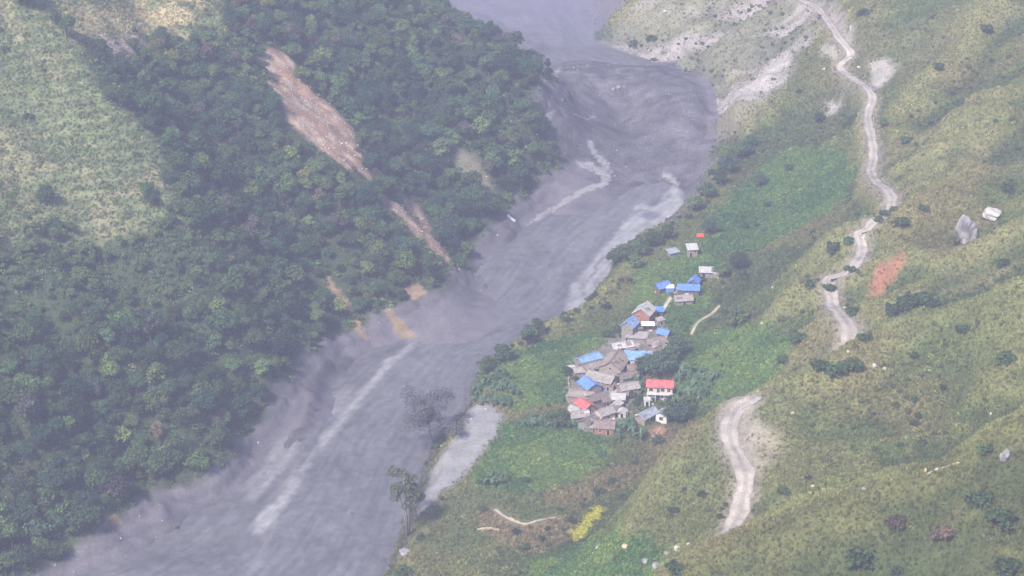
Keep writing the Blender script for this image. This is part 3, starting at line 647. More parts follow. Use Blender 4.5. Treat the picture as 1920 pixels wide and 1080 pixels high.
# ------------------------------------------------------------------ plants: placing
def thing(name, label, category, loc, group=None, rz=0.0, scale=1.0):
    o = bpy.data.objects.new(name, None); COL.objects.link(o); o.empty_display_size = 0.2
    o.location = loc; o.rotation_euler = (0, 0, rz); o.scale = (scale,)*3 if np.isscalar(scale) else scale
    o['label'] = label; o['category'] = category
    if group: o['group'] = group
    return o
def part(name, me, parent, tint=None):
    o = bpy.data.objects.new(name, me); COL.objects.link(o); o.parent = parent
    if tint is not None: o['tint'] = tuple(float(c)*(1.0 if 'wood' in str(parent.get('group')) else 1.5) for c in tint)
    return o
def source(name, meshes):
    """meshes that only scatter; kept out of the scene"""
    c = bpy.data.collections.new(name)
    for i, me in enumerate(meshes):
        o = bpy.data.objects.new('%s_%02d' % (name, i), me); c.objects.link(o)
    return c
def scatter(name, pts, scl, rot, idx, tint, coll, label, category):
    me = bpy.data.meshes.new(name); n = len(pts); me.vertices.add(n); me.vertices.foreach_set('co', np.asarray(pts, np.float32).ravel())
    for nm, ty, key, val in (('scl', 'FLOAT', 'value', scl), ('rotz', 'FLOAT', 'value', rot), ('idx', 'INT', 'value', idx)):
        a = me.attributes.new(nm, ty, 'POINT'); a.data.foreach_set(key, np.asarray(val, np.int32 if ty == 'INT' else np.float32))
    a = me.attributes.new('tint', 'FLOAT_COLOR', 'POINT'); a.data.foreach_set('color', np.concatenate([tint, np.ones((n, 1))], 1).astype(np.float32).ravel())
    g = bpy.data.node_groups.new(name, 'GeometryNodeTree')
    g.interface.new_socket('Geometry', in_out='INPUT', socket_type='NodeSocketGeometry'); g.interface.new_socket('Geometry', in_out='OUTPUT', socket_type='NodeSocketGeometry')
    gi = g.nodes.new('NodeGroupInput'); go = g.nodes.new('NodeGroupOutput'); ip = g.nodes.new('GeometryNodeInstanceOnPoints'); ci = g.nodes.new('GeometryNodeCollectionInfo')
    ci.inputs['Collection'].default_value = coll; ci.inputs['Separate Children'].default_value = True; ci.inputs['Reset Children'].default_value = True
    def na(nm, ty):
        q = g.nodes.new('GeometryNodeInputNamedAttribute'); q.data_type = ty; q.inputs['Name'].default_value = nm; return q.outputs['Attribute']
    cx = g.nodes.new('ShaderNodeCombineXYZ'); g.links.new(na('rotz', 'FLOAT'), cx.inputs[2])
    g.links.new(gi.outputs[0], ip.inputs['Points']); g.links.new(ci.outputs[0], ip.inputs['Instance']); ip.inputs['Pick Instance'].default_value = True
    g.links.new(na('idx', 'INT'), ip.inputs['Instance Index']); g.links.new(cx.outputs[0], ip.inputs['Rotation']); g.links.new(na('scl', 'FLOAT'), ip.inputs['Scale'])
    g.links.new(ip.outputs[0], go.inputs[0])
    o = bpy.data.objects.new(name, me); COL.objects.link(o); md = o.modifiers.new('scatter', 'NODES'); md.node_group = g
    o['kind'] = 'stuff'; o['label'] = label; o['category'] = category; return o
def jitter_grid(step, seed, x0=-255, x1=255, y0=475, y1=1290):
    rs = np.random.RandomState(seed); x, y = np.meshgrid(np.arange(x0, x1, step), np.arange(y0, y1, step*.9))
    x = x+(np.arange(x.shape[0]) % 2)[:, None]*step*.5
    return (x+rs.uniform(-.48, .48, x.shape)*step).ravel(), (y+rs.uniform(-.48, .48, x.shape)*step).ravel(), rs
def in_view(x, y, z, m=140):
    u, v, f = project(np.stack([x, y, z], -1)); return (u > -m) & (u < 1920+m) & (v > -m) & (v < 1080+m), u, v, f
def unhidden(x, y, z, lift=6.0):
    """is the point lift metres above the ground free of hills on the way to the viewer?"""
    ok = np.ones(len(x), bool)
    for s in np.linspace(0.90, 0.998, 28):
        px, py, pz = CAM[0]+(x-CAM[0])*s, CAM[1]+(y-CAM[1])*s, CAM[2]+(z+lift-CAM[2])*s
        ok &= pz > sample(px, py)-0.5
    return ok
def palette(rs, n, cols, w, jit=0.18):
    cols = np.array(cols); k = rs.choice(len(cols), n, p=np.array(w)/np.sum(w))
    return cols[k]*(1+jit*rs.normal(size=(n, 1)))*(1+0.06*rs.normal(size=(n, 3))), k

# the wood on the left-hand slope
tx, ty, rs = jitter_grid(4.1, 101)
fz = sample(tx, ty, Z_FOREST); tz = sample(tx, ty)
vis, tu, tv_, tf_ = in_view(tx, ty, tz)
gr = sample(tx, ty, Z_GRASSL)
_gs = np.kron(blur(Z_GRASSL[::4, ::4], 10), np.ones((4, 4)))[:HZ.shape[0], :HZ.shape[1]]
gs = sample(tx, ty, _gs)+.55*fbm(tx, ty, 13, 3, seed=123)
bad = sample(tx, ty, np.clip(Z_MUD*1.5+Z_SCAR*1.3+Z_SCARG+Z_SCARP+Z_ORANGE+Z_PALEL, 0, 1))
keep = vis & ((sample(tx, ty, INL*1.0) > .5) & (bad < .45) & (rs.rand(len(tx)) < 0.93) & (gs < .45)) & (tx < 60) & (rs.rand(len(tx)) > .35*sample(tx, ty, Z_MIX))
_sc = 0
for _h in (2.5, 5.5, 8.5):
    _hit = at(*project(np.stack([tx, ty, tz+_h], -1)[keep])[:2])
    _sc = np.maximum(_sc, np.maximum(sample(_hit[:, 0], _hit[:, 1], Z_SCAR), np.maximum(.6*sample(_hit[:, 0], _hit[:, 1], Z_SCARG), sample(_hit[:, 0], _hit[:, 1], Z_ORANGE))))
keep[np.where(keep)[0][_sc > rs.uniform(.25, .9, len(_sc))]] = False
tx, ty, tz, tu, tv_, tf_ = [a[keep] for a in (tx, ty, tz, tu, tv_, tf_)]
rs = np.random.RandomState(5); n = len(tx)
thick = fbm(tx, ty, 40, 3, seed=121)
tscl = np.clip(0.80+0.30*rs.normal(size=n)+0.30*thick, 0.38, 1.6)*(1-.35*sample(tx, ty, Z_MIX))*np.interp(tf_, [690, 800, 1000], [1.02, .84, .74])
cols = [(0.050, 0.076, 0.034), (0.068, 0.092, 0.036), (0.042, 0.066, 0.036), (0.092, 0.115, 0.040), (0.130, 0.150, 0.045), (0.105, 0.085, 0.060)]
tint, kcol = palette(rs, n, cols, [30, 27, 26, 10, 2.5, 4])
hue = fbm(tx, ty, 30, 3, seed=122)[:, None]; tint = tint*(1+.30*np.clip(hue, -.8, 1))*(1+np.clip(hue, -.3, 1)*np.array((.35, .1, -.15)))
mx_ = sample(tx, ty, Z_MIX)[:, None]; tint = tint*(1-.7*mx_)+np.array((.105, .125, .05))*.7*mx_*(1+.2*rs.normal(size=(n, 1)))
tint = np.clip(tint*np.array((1.55, 1.80, 1.92)), .015, .5)
tidx = rs.randint(0, len(TREES), n); trot = rs.uniform(0, 6.28, n)
free = unhidden(tx, ty, tz)
score = np.where(free & (tu > 0) & (tu < 1920) & (tv_ > 0) & (tv_ < 1075), tscl/tf_, 0)
order = np.argsort(-score); single = np.zeros(n, bool); single[order[:290]] = True
CW = ['deep green', 'mid green', 'bluish', 'fresh green', 'yellowish', 'brownish']
SHAPE = ['rounded', 'broad', 'slim', 'domed', 'small', 'spreading', 'narrow', 'thin']
def wood_place(u, v, m):
    if m < 9:
        return 'at the wood edge, ' + ('lower left' if u < 330 else 'beside the pale strip' if u < 560 else 'by orange patches' if u < 860 else 'on the far spur')
    if u < 330 and v > 760: return 'in the lower left corner of the wood'
    if u < 330: return 'below the open left slope'
    if u < 700 and v > 560: return 'in the lower middle of the left wood'
    if v < 260: return 'high in the left wood ' + ('by the open slope' if u < 500 else 'by the reddish scar' if u < 720 else 'on the far spur')
    if u > 700: return 'on the far spur of the left wood'
    return 'in the middle of the left wood'
dmud = seg_dist(tx, ty, L0)[0]-20
LAB = {}
for i in np.where(single)[0]:
    size = 'large' if tscl[i] > 1.25 else 'tall' if tscl[i] > 1.05 else 'medium'
    LAB.setdefault(('%s %s %s tree' % (size, CW[kcol[i]], SHAPE[tidx[i]]), wood_place(tu[i], tv_[i], dmud[i])), []).append(i)
LABEL = {}
ORD = ['leftmost', 'second from left', 'third from left', 'fourth from left', 'fifth from left', 'sixth from left', 'seventh from left', 'eighth from left']
for (a_, b_), ii in LAB.items():
    ii = sorted(ii, key=lambda k: tu[k])
    for k, i in enumerate(ii):
        LABEL[i] = a_+' '+b_ if len(ii) == 1 else ('rightmost' if k == len(ii)-1 else ORD[min(k, 7)])+' '+a_+' '+b_
for i in np.where(single)[0]:
    t_ = thing('broadleaf_tree', LABEL[i], 'tree', (tx[i], ty[i], tz[i]-.1), 'trees of the wood on the left slope', trot[i], tscl[i])
    part('trunk', TREES[tidx[i]][0], t_); part('crown', TREES[tidx[i]][1], t_, tint[i])
def joined(tr, nm):
    a, b = tr; me = bpy.data.meshes.new(nm); bm = bmesh.new(); bm.from_mesh(a)
    for f in bm.faces: f.material_index = 0
    k = len(bm.faces); bm.from_mesh(b); bm.faces.ensure_lookup_table()
    for f in bm.faces[k:]: f.material_index = 1
    bm.to_mesh(me); bm.free(); me.materials.append(a.materials[0]); me.materials.append(b.materials[0]); return me
TSRC = source('tree_kind', [joined(t_, 'tree_kind') for t_ in TREES])
r = ~single
scatter('forest', np.stack([tx, ty, tz-.1], -1)[r], tscl[r], trot[r], tidx[r], tint[r], TSRC, 'dense mass of broadleaf wood covering the left-hand slope', 'forest')

# undergrowth, scrub and grass
BSRC = source('bush_kind', [joined(b_, 'bush_kind') for b_ in BUSHES]); CSRC = source('shrub_kind', CLUMPS); GSRC = source('grass_kind', TUFTS)
def cover(name, step, seed, dens, size, cols, w, coll, nk, label, category, jit=.2, colour_from_ground=0.0, lift=0.0):
    x, y, rs = jitter_grid(step, seed); z = sample(x, y); ok, u, v, f = in_view(x, y, z, 330)
    d = dens(x, y); ok &= rs.rand(len(x)) < d
    x, y, z = x[ok], y[ok], z[ok]; fr = unhidden(x, y, z, 2.0); x, y, z = x[fr], y[fr], z[fr]; n = len(x)
    tint, k = palette(rs, n, cols, w, jit)
    if colour_from_ground:
        g = np.stack([sample(x, y, C[..., c]) for c in range(3)], -1); tint = tint*(1-colour_from_ground)+g*colour_from_ground*(1+.25*rs.normal(size=(n, 1)))
    if name == 'field_crops':
        a_ = math.radians(24); px_ = np.floor((x*math.cos(a_)+y*math.sin(a_)+3*fbm(x, y, 30, 2, seed=4))/13); py_ = np.floor((-x*math.sin(a_)+y*math.cos(a_)+3*fbm(x, y, 30, 2, seed=6))/19)
        k_ = _TAB[(px_.astype(int)*7+3) & 255, (py_.astype(int)*13+5) & 255][:, None]; tint = tint*(.78+.5*k_)*(1+(k_-.5)*np.array((.55, .1, -.2)))
    tint = np.clip(tint*(1.55 if 'crop' in name else 1.75 if ('grass' in name or name == 'scrub') else 1.5), .01, .6); s = size[0]+(size[1]-size[0])*rs.rand(n)**1.7
    return scatter(name, np.stack([x, y, z+lift], -1), s, rs.uniform(0, 6.28, n), rs.randint(0, nk, n), tint, coll, label, category)
S_ = lambda A: (lambda x, y: sample(x, y, A))
Z_ROADZ = blur(((_rd < _hw+0.9) & near).astype(float), 1)
Z_PATH = np.zeros(GX.shape)
for _p in PATHS:
    _m = (GX > _p[:, 0].min()-5) & (GX < _p[:, 0].max()+5) & (GY > _p[:, 1].min()-5) & (GY < _p[:, 1].max()+5); Z_PATH[_m] = np.maximum(Z_PATH[_m], 1-sstep(1.2, 2.4, seg_dist(GX[_m], GY[_m], _p[::3])[0]))
bare = np.clip(Z_PATH*1.5+Z_MUD+Z_SCAR+Z_ORANGE+Z_VILL+Z_CUT*.8+Z_ROADZ*2+Z_REDR*.8+Z_CUTO+Z_YELLOW*.0+Z_SCARP+Z_CUT2, 0, 1)
hill_d = np.clip((1-INL*1.0-INR*1.0)*(1-bare)*(1-Z_FIELD*.8)*(1-Z_YELLOW), 0, 1)
patch = fbm(GX, GY, 18, 4, seed=141)
cover('grass_cover', 0.80, 201, S_(hill_d*np.clip(.85+.4*n1, 0, 1)*(1-Z_ROCKR*.72)), (.5, 1.3), [(.19, .195, .075), (.25, .23, .11), (.15, .175, .06), (.30, .265, .14)], [4, 3, 3, 1.5], GSRC, 3, 'rough olive and straw-coloured grass covering the right-hand hillsides', 'grass', .12, .82)
cover('scrub', 1.7, 202, S_(hill_d*np.clip(1.6*(patch+.3*n2-.10-.35*_cv+.2*_gb), 0, .5)*(1-.5*Z_ROCKR)), (.5, 1.9), [(.13, .165, .065), (.165, .195, .075), (.105, .145, .06), (.22, .215, .095)], [4, 4, 2, 2], CSRC, 4, 'low green scrub scattered over the right-hand hillsides', 'scrub', .12, .85)
cover('hillside_bushes', 5.0, 203, S_(hill_d*np.clip(1.1*(patch-.16-.5*_cv+.25*_gb+.14*np.exp(-(DF/55)**2)*INH*(GY > 730)), 0, .5)), (.35, 1.0), [(.06, .09, .035), (.09, .12, .045), (.045, .075, .035)], [4, 3, 3], BSRC, 4, 'mass of small dark bushes dotted over the right-hand hillsides', 'bushes')
_cl = fbm(GX, GY, 24, 4, gain=.65, seed=143)
cover('shrub_thickets', 2.6, 210, S_(hill_d*np.clip(2.6*(_cl-.10-.25*_cv+.16*np.exp(-(DF/55)**2)*INH*(GY > 730)+.06*Z_NEARSPUR), 0, .85)*(1-Z_ROCKR*.4)), (.22, .75), [(.085, .115, .045), (.115, .14, .055), (.065, .095, .045), (.12, .105, .06)], [4, 4, 3, 1.5], BSRC, 4, 'thickets of mid-green shrubs spreading over the right-hand hillsides', 'shrubs', .2, .25)
cover('field_crops', 0.9, 204, S_(np.clip(Z_FIELD*(1-bare), 0, 1)), (.7, 1.4), [(.085, .150, .042), (.11, .175, .055), (.07, .13, .045)], [4, 3, 3], CSRC, 4, 'leafy green crops growing on the terrace fields round the village', 'crops', .15, .2)
_bk = np.clip(np.exp(-((DR-7)/7)**2)*(1-INL)*(1-INR)*(GY > 740)*(GY < 960)*(1-Z_MUD)+.5*(np.exp(-((DF-2)/5)**2)*(GY > 800)*(GY < 960)*(1-Z_VILL)), 0, 1)*np.clip(.5+1.6*patch, 0, 1)*(1-bare)*(1-Z_YELLOW)
cover('bank_bushes', 3.0, 209, S_(_bk*.75), (.4, 1.25), [(.055, .085, .04), (.08, .11, .045), (.045, .075, .04)], [4, 3, 3], BSRC, 4, 'tangle of dark bushes along the river bank and the foot of the hill', 'bushes')
cover('yellow_crop', 0.7, 205, S_(Z_YELLOW), (.6, .9), [(.42, .38, .05), (.36, .34, .06)], [1, 1], CSRC, 4, 'bright yellow flowering crop in a small slanting field', 'crops', .1)
cover('slope_grass', 1.0, 206, S_(np.clip(Z_GRASSL*(1-Z_MUD), 0, 1)*.85), (.7, 1.6), [(.14, .17, .07), (.20, .20, .10), (.11, .145, .055)], [4, 3, 3], GSRC, 3, 'yellowish grass covering the open slope at upper left', 'grass', .15, .7)
cover('slope_shrubs', 2.6, 207, S_(np.clip(Z_GRASSL*(1-Z_PALEL)*np.clip(.45+1.1*patch, 0, 1), 0, 1)), (.9, 2.4), [(.085, .115, .045), (.12, .15, .06), (.06, .09, .04), (.15, .155, .08)], [4, 4, 2, 2], CSRC, 4, 'low green shrubs scattered over the open slope at upper left', 'shrubs')
cover('undergrowth', 1.9, 208, S_(np.clip(Z_FOREST, 0, 1)*.9), (.9, 2.6), [(.075, .115, .05), (.09, .13, .055), (.06, .095, .05), (.12, .145, .06)], [4, 3, 3, 1], CSRC, 4, 'green undergrowth between the trees of the left-hand wood', 'undergrowth')
# ------------------------------------------------------------------ single trees, bushes, bananas
def tree_at(u, v, px, kind, label, tint, name='broadleaf_tree', cat='tree', group=None, h=1.0):
    """a tree whose foot shows at (u, v) and whose crown shows about px photo pixels wide"""
    P = at(u, v)[0]; m = px/ (1920/(2*TANH*np.linalg.norm(P-CAM)))
    R = (4.2, 4.6, 3.4, 3.9, 3.0, 4.9, 2.6, 3.8)[kind]*2.0; s = m/R
    t_ = thing(name, label, cat, (P[0], P[1], P[2]-.1), group, random.uniform(0, 6.28), (s, s, s*h))
    part('trunk', TREES[kind][0], t_); part('crown', TREES[kind][1], t_, tint); return t_
random.seed(4)
DKG = (.060, .095, .042); MDG = (.085, .125, .050); BLG = (.058, .092, .058)
for u, v, px, k, lb in (
    (1152, 500, 44, 1, 'broad dark tree at the river end of the grove above the pale mud bank'), (1176, 490, 48, 5, 'large dark tree in the middle of the grove above the pale mud bank'),
    (1200, 478, 44, 1, 'dark tree at the hill end of the grove above the pale mud bank'), (1222, 462, 40, 3, 'dark tree between the riverside grove and the roofless hut'),
    (1190, 503, 34, 3, 'small dark tree in front of the grove above the pale mud bank'), (1250, 450, 36, 0, 'dark green tree upslope behind the ruined hut'),
    (988, 648, 40, 2, 'dark tree with pale trunk on the bank below the village'), (1010, 632, 32, 2, 'slim dark tree on the bank beside the pale-trunked tree'),
    (942, 678, 44, 3, 'round bushy tree on the mud bank corner left of the green field'), (912, 700, 40, 3, 'low bushy tree hanging over the river edge'),
    (1238, 704, 70, 5, 'big round tree right of the blue-roofed long house'), (1212, 702, 48, 1, 'round tree in front of the blue-roofed long house'),
    (1272, 668, 52, 1, 'dark tree behind the village beside the slope path'), (1255, 682, 40, 3, 'dark tree above the red-roofed house'),
    (1268, 790, 56, 5, 'dense dark tree right of the small white house'), (1290, 772, 44, 1, 'dark tree upslope of the small white house'),
    (1380, 612, 52, 3, 'round dark tree on the slope above the earth path'), (1382, 506, 44, 1, 'dark tree right of the white-roofed stone house'),
    (1352, 520, 36, 3, 'dark tree behind the uppermost blue roof'), (1425, 352, 30, 4, 'small dark tree alone in the green hillside field'),
    (1345, 345, 40, 3, 'dark tree at the foot of the slope beside the mud bay'), (1362, 322, 44, 1, 'dark tree in the row climbing from the mud bay'), (1390, 296, 44, 3, 'dark tree near the top of the row above the mud bay'),
    (1408, 280, 34, 4, 'topmost dark tree of the row above the mud bay'), (1325, 372, 40, 3, 'dark tree above the looping pale stream'), (1300, 395, 38, 3, 'dark tree between the looping stream and the red tarp'),
    (1535, 232, 26, 4, 'small dark tree left of the upper road bend'), (1655, 240, 22, 4, 'narrow dark tree just right of the upper road'),
    (1330, 440, 36, 4, 'tree behind the small red tarp'), (1046, 800, 46, 3, 'bushy tree at the left foot of the village'), (1062, 706, 24, 4, 'small tree at the field edge left of the village')):
    tree_at(u, v, px, k, lb, np.array(random.choice((DKG, MDG, BLG)))*random.uniform(.85, 1.15), h=.85)
def bush_at(u, v, px, label, tint=DKG, hs=1.0, group='dark bushes on the hillsides'):
    P = at(u, v)[0]; m = px/(1920/(2*TANH*np.linalg.norm(P-CAM))); k = random.randrange(4); s = m/2/(1.6, 1.8, 1.4, 2.0)[k]
    t_ = thing('bush', label, 'bush', (P[0], P[1], P[2]-.15*s), group, random.uniform(0, 6.28), (s, s, s*hs))
    part('stems', BUSHES[k][0], t_); part('foliage', BUSHES[k][1], t_, np.array(tint)*random.uniform(.85, 1.15))
for u, v, px, lb in (
    (1672, 588, 46, 'left end of the long dark thicket under the red scar'), (1700, 575, 56, 'biggest bush of the long dark thicket under the red scar'), (1728, 570, 50, 'bush right of centre in the long dark thicket under the red scar'), (1752, 576, 40, 'right end of the long dark thicket under the red scar'),
    (1540, 694, 50, 'left bush of the trio on the near spur crest'), (1568, 700, 56, 'middle bush of the trio on the near spur crest'), (1600, 692, 48, 'right bush of the trio on the near spur crest'),
    (1622, 640, 36, 'bush where the road dips behind the near spur'), (1885, 678, 48, 'round dark bush near the right edge above the pale rocks'), (1808, 622, 36, 'lone round bush on the grassy spur face'),
    (1878, 500, 32, 'lone upright bush below the big dark boulder'), (1470, 925, 34, 'bush just right of the near road bend'), (1838, 945, 62, 'large bush on the lowest spur'), (1872, 985, 76, 'largest bush on the lowest spur near the right edge'),
    (1770, 1010, 56, 'brownish bush low on the lowest spur'), (1680, 985, 46, 'reddish bush on the face of the lowest spur'), (1610, 1060, 70, 'wide bush at the bottom edge of the lowest spur'), (1890, 1070, 60, 'dark bush in the lower right corner'),
    (1845, 848, 40, 'dark bush left of the pale boulder at the right edge'), (1316, 930, 26, 'dark bush left of the near road'), (1265, 962, 30, 'dark bush above the yellow field'), (1262, 1075, 44, 'pointed dark bush at the bottom edge'),
    (1500, 640, 44, 'bush behind the near spur beside the hidden road'), (1470, 680, 36, 'bush on the green slope behind the near road cut'), (1600, 590, 34, 'bush on the inner side of the middle road bend'), (1555, 545, 30, 'bush beside the short middle stretch of road'), (1520, 540, 38, 'bush left of the middle road bend'),
    (1560, 470, 40, 'bush on the knoll between the two road bends'), (1590, 455, 30, 'bush left of the short upper stretch of road'), (1700, 270, 32, 'round bush right of the upper road'), (1690, 425, 40, 'bush above the red scar'),
    (1730, 395, 26, 'bush below the two big boulders'), (1890, 360, 40, 'dark bush at the right edge above the pale boulder'), (1760, 130, 30, 'bush high on the hill right of the road'), (1800, 200, 30, 'bush in the hollow high on the right hill'), (1850, 60, 34, 'bush in the upper right corner'),
    (1620, 30, 36, 'bush above the topmost road stretch'), (1600, 230, 30, 'bush left of the upper road below the rocks'), (1480, 320, 28, 'bush in the upper green field'), (1190, 85, 26, 'bush on the rocky slope above the mud dam'), (1220, 75, 24, 'small bush on the rocky slope above the mud dam'),
    (942, 905, 36, 'bush at the field edge beside the pale mud flat'), (912, 908, 34, 'bush on the tip of land beside the pale mud flat'), (985, 905, 26, 'bush below the green field by the mud flat'), (790, 1012, 22, 'bush beside the tall thin tree'), (905, 958, 24, 'bush on the brown terrace near the river'), (755, 1075, 40, 'bush on the river bank at the bottom edge'),
    (1120, 925, 26, 'bush on the bank between green field and tan slope'), (1150, 905, 24, 'bush at the lower edge of the village field'), (1236, 830, 30, 'bush below the orange soil cut'),
    (1142, 690, 16, 'small bush behind the wide grey slate roof'), (1166, 712, 14, 'small bush on the right edge of the lane'), (1186, 745, 26, 'bush in the garden beside the outhouse'), (1200, 752, 24, 'bush in the middle of the garden below the wide lane'), (1192, 760, 22, 'bush above the long blue-grey roof'), (1228, 752, 20, 'bush below the red-roofed house'),
    (1170, 632, 20, 'bush left of the low grey byre'), (1158, 622, 30, 'dark bush left of the tall stone house'), (1140, 632, 28, 'dark bush at the upper edge of the left village field'), (1200, 612, 14, 'bush between the tall stone house and the white shelter'), (1078, 712, 18, 'bush left of the bright blue tarpaulin roof'), (1062, 752, 22, 'bush at the left edge of the lower village'), (1120, 758, 14, 'bush between the red-patched roof and the pinkish house'), (1262, 556, 18, 'bush beside the footpath in the upper hamlet'), (1312, 552, 26, 'bush right of the grey hamlet house'), (1316, 528, 24, 'bush behind the folded blue tarpaulin hut'), (1260, 755, 24, 'bush right of the red-roofed house'),
    (1662, 405, 30, 'bush hiding the gap below the upper road stretch'), (1646, 414, 26, 'bush left of the gap below the upper road stretch'), (1676, 396, 24, 'bush right of the gap below the upper road stretch'), (1598, 510, 24, 'bush at the gap above the middle road bend'), (1588, 505, 20, 'small bush at the gap above the middle road bend'),
    (50, 222, 26, 'lone bush on the open slope at far left'), (100, 425, 40, 'bush at the lower end of the open left slope'), (130, 430, 36, 'bush beside the lowest bush of the open left slope')):
    bush_at(u, v, px, ('dark green bush, ' if not any(w in lb for w in ('brown', 'red', 'bush')) else '')+lb, (.10, .075, .055) if ('brownish' in lb or 'reddish' in lb) else DKG, 1.15 if 'pointed' in lb or 'upright' in lb else .9)
for u, v, px, k, lb in ((125, 78, 40, 2, 'dark tree standing on the open upper left slope'), (104, 45, 26, 4, 'small dark tree behind the dark tree of the open upper left slope'), (50, 15, 60, 3, 'dark tree at the top left corner')):
    tree_at(u, v, px, k, lb, DKG)

def mud_tree():
    P = at(808, 842)[0]; t_ = thing('mud_coated_tree', 'large tree with its crown coated in dark mud standing at the river edge', 'tree', (P[0], P[1], P[2]-.3), None, 0, 1.15)
    rs = np.random.RandomState(9); tv, tf = [], []; cv, cf = [], []
    tube(tv, tf, [(0, 0, -2), (.1, 0, 3), (-.5, .3, 7), (-1.0, .4, 11)], [.5, .42, .33, .2], 8)
    def grow(p, d, l, r, dep):
        q = p+d*l; mid = p+d*l*.5+rs.normal(size=3)*l*.06
        (tube(tv, tf, [p, mid, q], [r, r*.8, r*.55], 5, False) if dep < 2 else tube(cv, cf, [p, mid, q], [r, r*.8, r*.4], 3, False))
        if dep >= 5: return
        for i in range(3 if dep < 3 else 4):
            nd = d+rs.normal(size=3)*.62; nd[2] += .10; nd /= np.linalg.norm(nd); grow(p+d*l*rs.uniform(.5, 1), nd, l*rs.uniform(.55, .8), r*.55, dep+1)
    for i in range(7):
        a = i*2.4; d = np.array((math.cos(a)*.75, math.sin(a)*.75, rs.uniform(.45, 1.0))); d /= np.linalg.norm(d); grow(np.array((-.4-.1*i, .3, 5.5+i*.8)), d, rs.uniform(3.2, 4.4), .17, 0)
    part('trunk', mesh_of('trunk', tv, tf, M_MUDBARK, True), t_)
    part('twigs', mesh_of('twigs', cv, cf, M_MUDBARK), t_)
    lv, lf = leaf_cloud(rs, [(np.array((rs.normal()*3.0-.6, rs.normal()*3.0, rs.uniform(7.5, 17))), rs.uniform(1.3, 2.6)) for i in range(36)], 7500, .24)
    part('crown', mesh_of('crown', lv, lf, M_MUDBARK), t_)
mud_tree()
def thin_tree():
    P = at(765, 1006)[0]; t_ = thing('slender_tree', 'tall slender tree with several bare stems at the near river bank', 'tree', (P[0], P[1], P[2]-.2), None, 0, 1.3)
    rs = np.random.RandomState(19); tv, tf = [], []; lb = []
    for i in range(6):
        a = i*1.05; q = rs.uniform(.5, 1.9); H = rs.uniform(12, 17.5); top = np.array((q*math.cos(a)*1.5+.6, q*math.sin(a)*1.5, H)); tube(tv, tf, [(.15*math.cos(a), .15*math.sin(a), -1), top*np.array((.35, .35, .4)), top*np.array((.8, .8, .8)), top], [.2, .15, .10, .04], 5)
        for k in range(4): lb.append((top*np.array((1, 1, rs.uniform(.52, .98)))+rs.normal(size=3)*np.array((.9, .9, .3)), rs.uniform(.9, 1.8)))
    cv, cf = leaf_cloud(rs, lb, 4200, .30)
    part('trunk', mesh_of('trunk', tv, tf, M_PALEBARK, True), t_); part('crown', mesh_of('crown', cv, cf, M_LEAF), t_, (.085, .10, .062))
thin_tree()
def stump(u, v, s, label):
    P = at(u, v)[0]; t_ = thing('broken_tree', label, 'dead tree', (P[0], P[1], P[2]-.2)); rs = np.random.RandomState(int(u)); tv, tf = [], []
    tube(tv, tf, [(0, 0, -.5), (.1*s, 0, s), (.5*s, .1*s, 2*s)], [.16*s, .13*s, .05*s], 6); bv, bf = [], []
    for i in range(7):
        a = rs.uniform(0, 6.28); z = rs.uniform(.6, 1.9)*s; tube(bv, bf, [(.2*s, 0, z), (.2*s+math.cos(a)*s*.5, math.sin(a)*s*.5, z+.3*s), (.2*s+math.cos(a)*s, math.sin(a)*s, z+.4*s)], [.06*s, .04*s, .015*s], 4)
    part('trunk', mesh_of('trunk', tv, tf, M_MUDBARK, True), t_); part('branches', mesh_of('branches', bv, bf, M_MUDBARK), t_)
for u, v, s, lb in ((655, 975, 1.5, 'small mud-covered snag out in the river flow'), (752, 985, 2.0, 'broken dark snag left of the slender tree'), (590, 770, 1.4, 'broken snag on the left mud bank step'), (560, 830, 1.5, 'broken snag near the lower end of the left mud bank step'), (846, 812, 1.3, 'muddy snag at the crack between river and mud flat'), (796, 905, 1.4, 'muddy snag below the large mud-coated tree'), (885, 735, 1.6, 'muddy snag at the corner of the banana grove')):
    stump(u, v, s, lb)
def banana_patch(n, poly, where, seed, smin=.65, smax=1.2):
    rs = np.random.RandomState(seed); p = np.array(poly, float); got = 0
    while got < n:
        u = rs.uniform(p[:, 0].min(), p[:, 0].max()); v = rs.uniform(p[:, 1].min(), p[:, 1].max())
        if not inside(np.array([u]), np.array([v]), p)[0]: continue
        P = at(u, v)[0]; s = rs.uniform(smin, smax); k = rs.randint(3); got += 1
        t_ = thing('banana_plant', 'blue-green banana plant with arching leaves '+where, 'banana plant', (P[0], P[1], P[2]), 'banana plants '+where, rs.uniform(0, 6.28), s)
        part('stem', BANANAS[k][0], t_); part('leaves', BANANAS[k][1], t_, np.array((.075, .125, .068))*rs.uniform(.8, 1.25))
banana_patch(44, [(885, 742), (900, 715), (945, 708), (975, 735), (965, 762), (920, 768), (890, 765)], 'on the corner of land above the pale mud flat', 1)
banana_patch(22, [(1150, 830), (1145, 805), (1165, 790), (1205, 788), (1218, 800), (1200, 830)], 'below the village by the pole', 2)
banana_patch(14, [(1015, 808), (1030, 785), (1070, 785), (1075, 805)], 'left of the lowest village houses', 3)
banana_patch(7, [(1098, 815), (1100, 800), (1128, 798), (1126, 812)], 'in front of the lowest village walls', 4)
banana_patch(10, [(1182, 738), (1186, 705), (1205, 712), (1208, 742)], 'left of the red-roofed house', 5)
banana_patch(30, [(1255, 770), (1262, 700), (1300, 690), (1345, 715), (1340, 750), (1290, 765)], 'on the slope right of the red-roofed house', 6, .8, 1.35)
banana_patch(12, [(975, 800), (990, 785), (1030, 785), (1025, 805)], 'along the upper edge of the lower green field', 7, .7, 1.1)
banana_patch(8, [(900, 915), (920, 895), (950, 895), (940, 912)], 'on the tip of land beside the mud flat', 8, .7, 1.1)

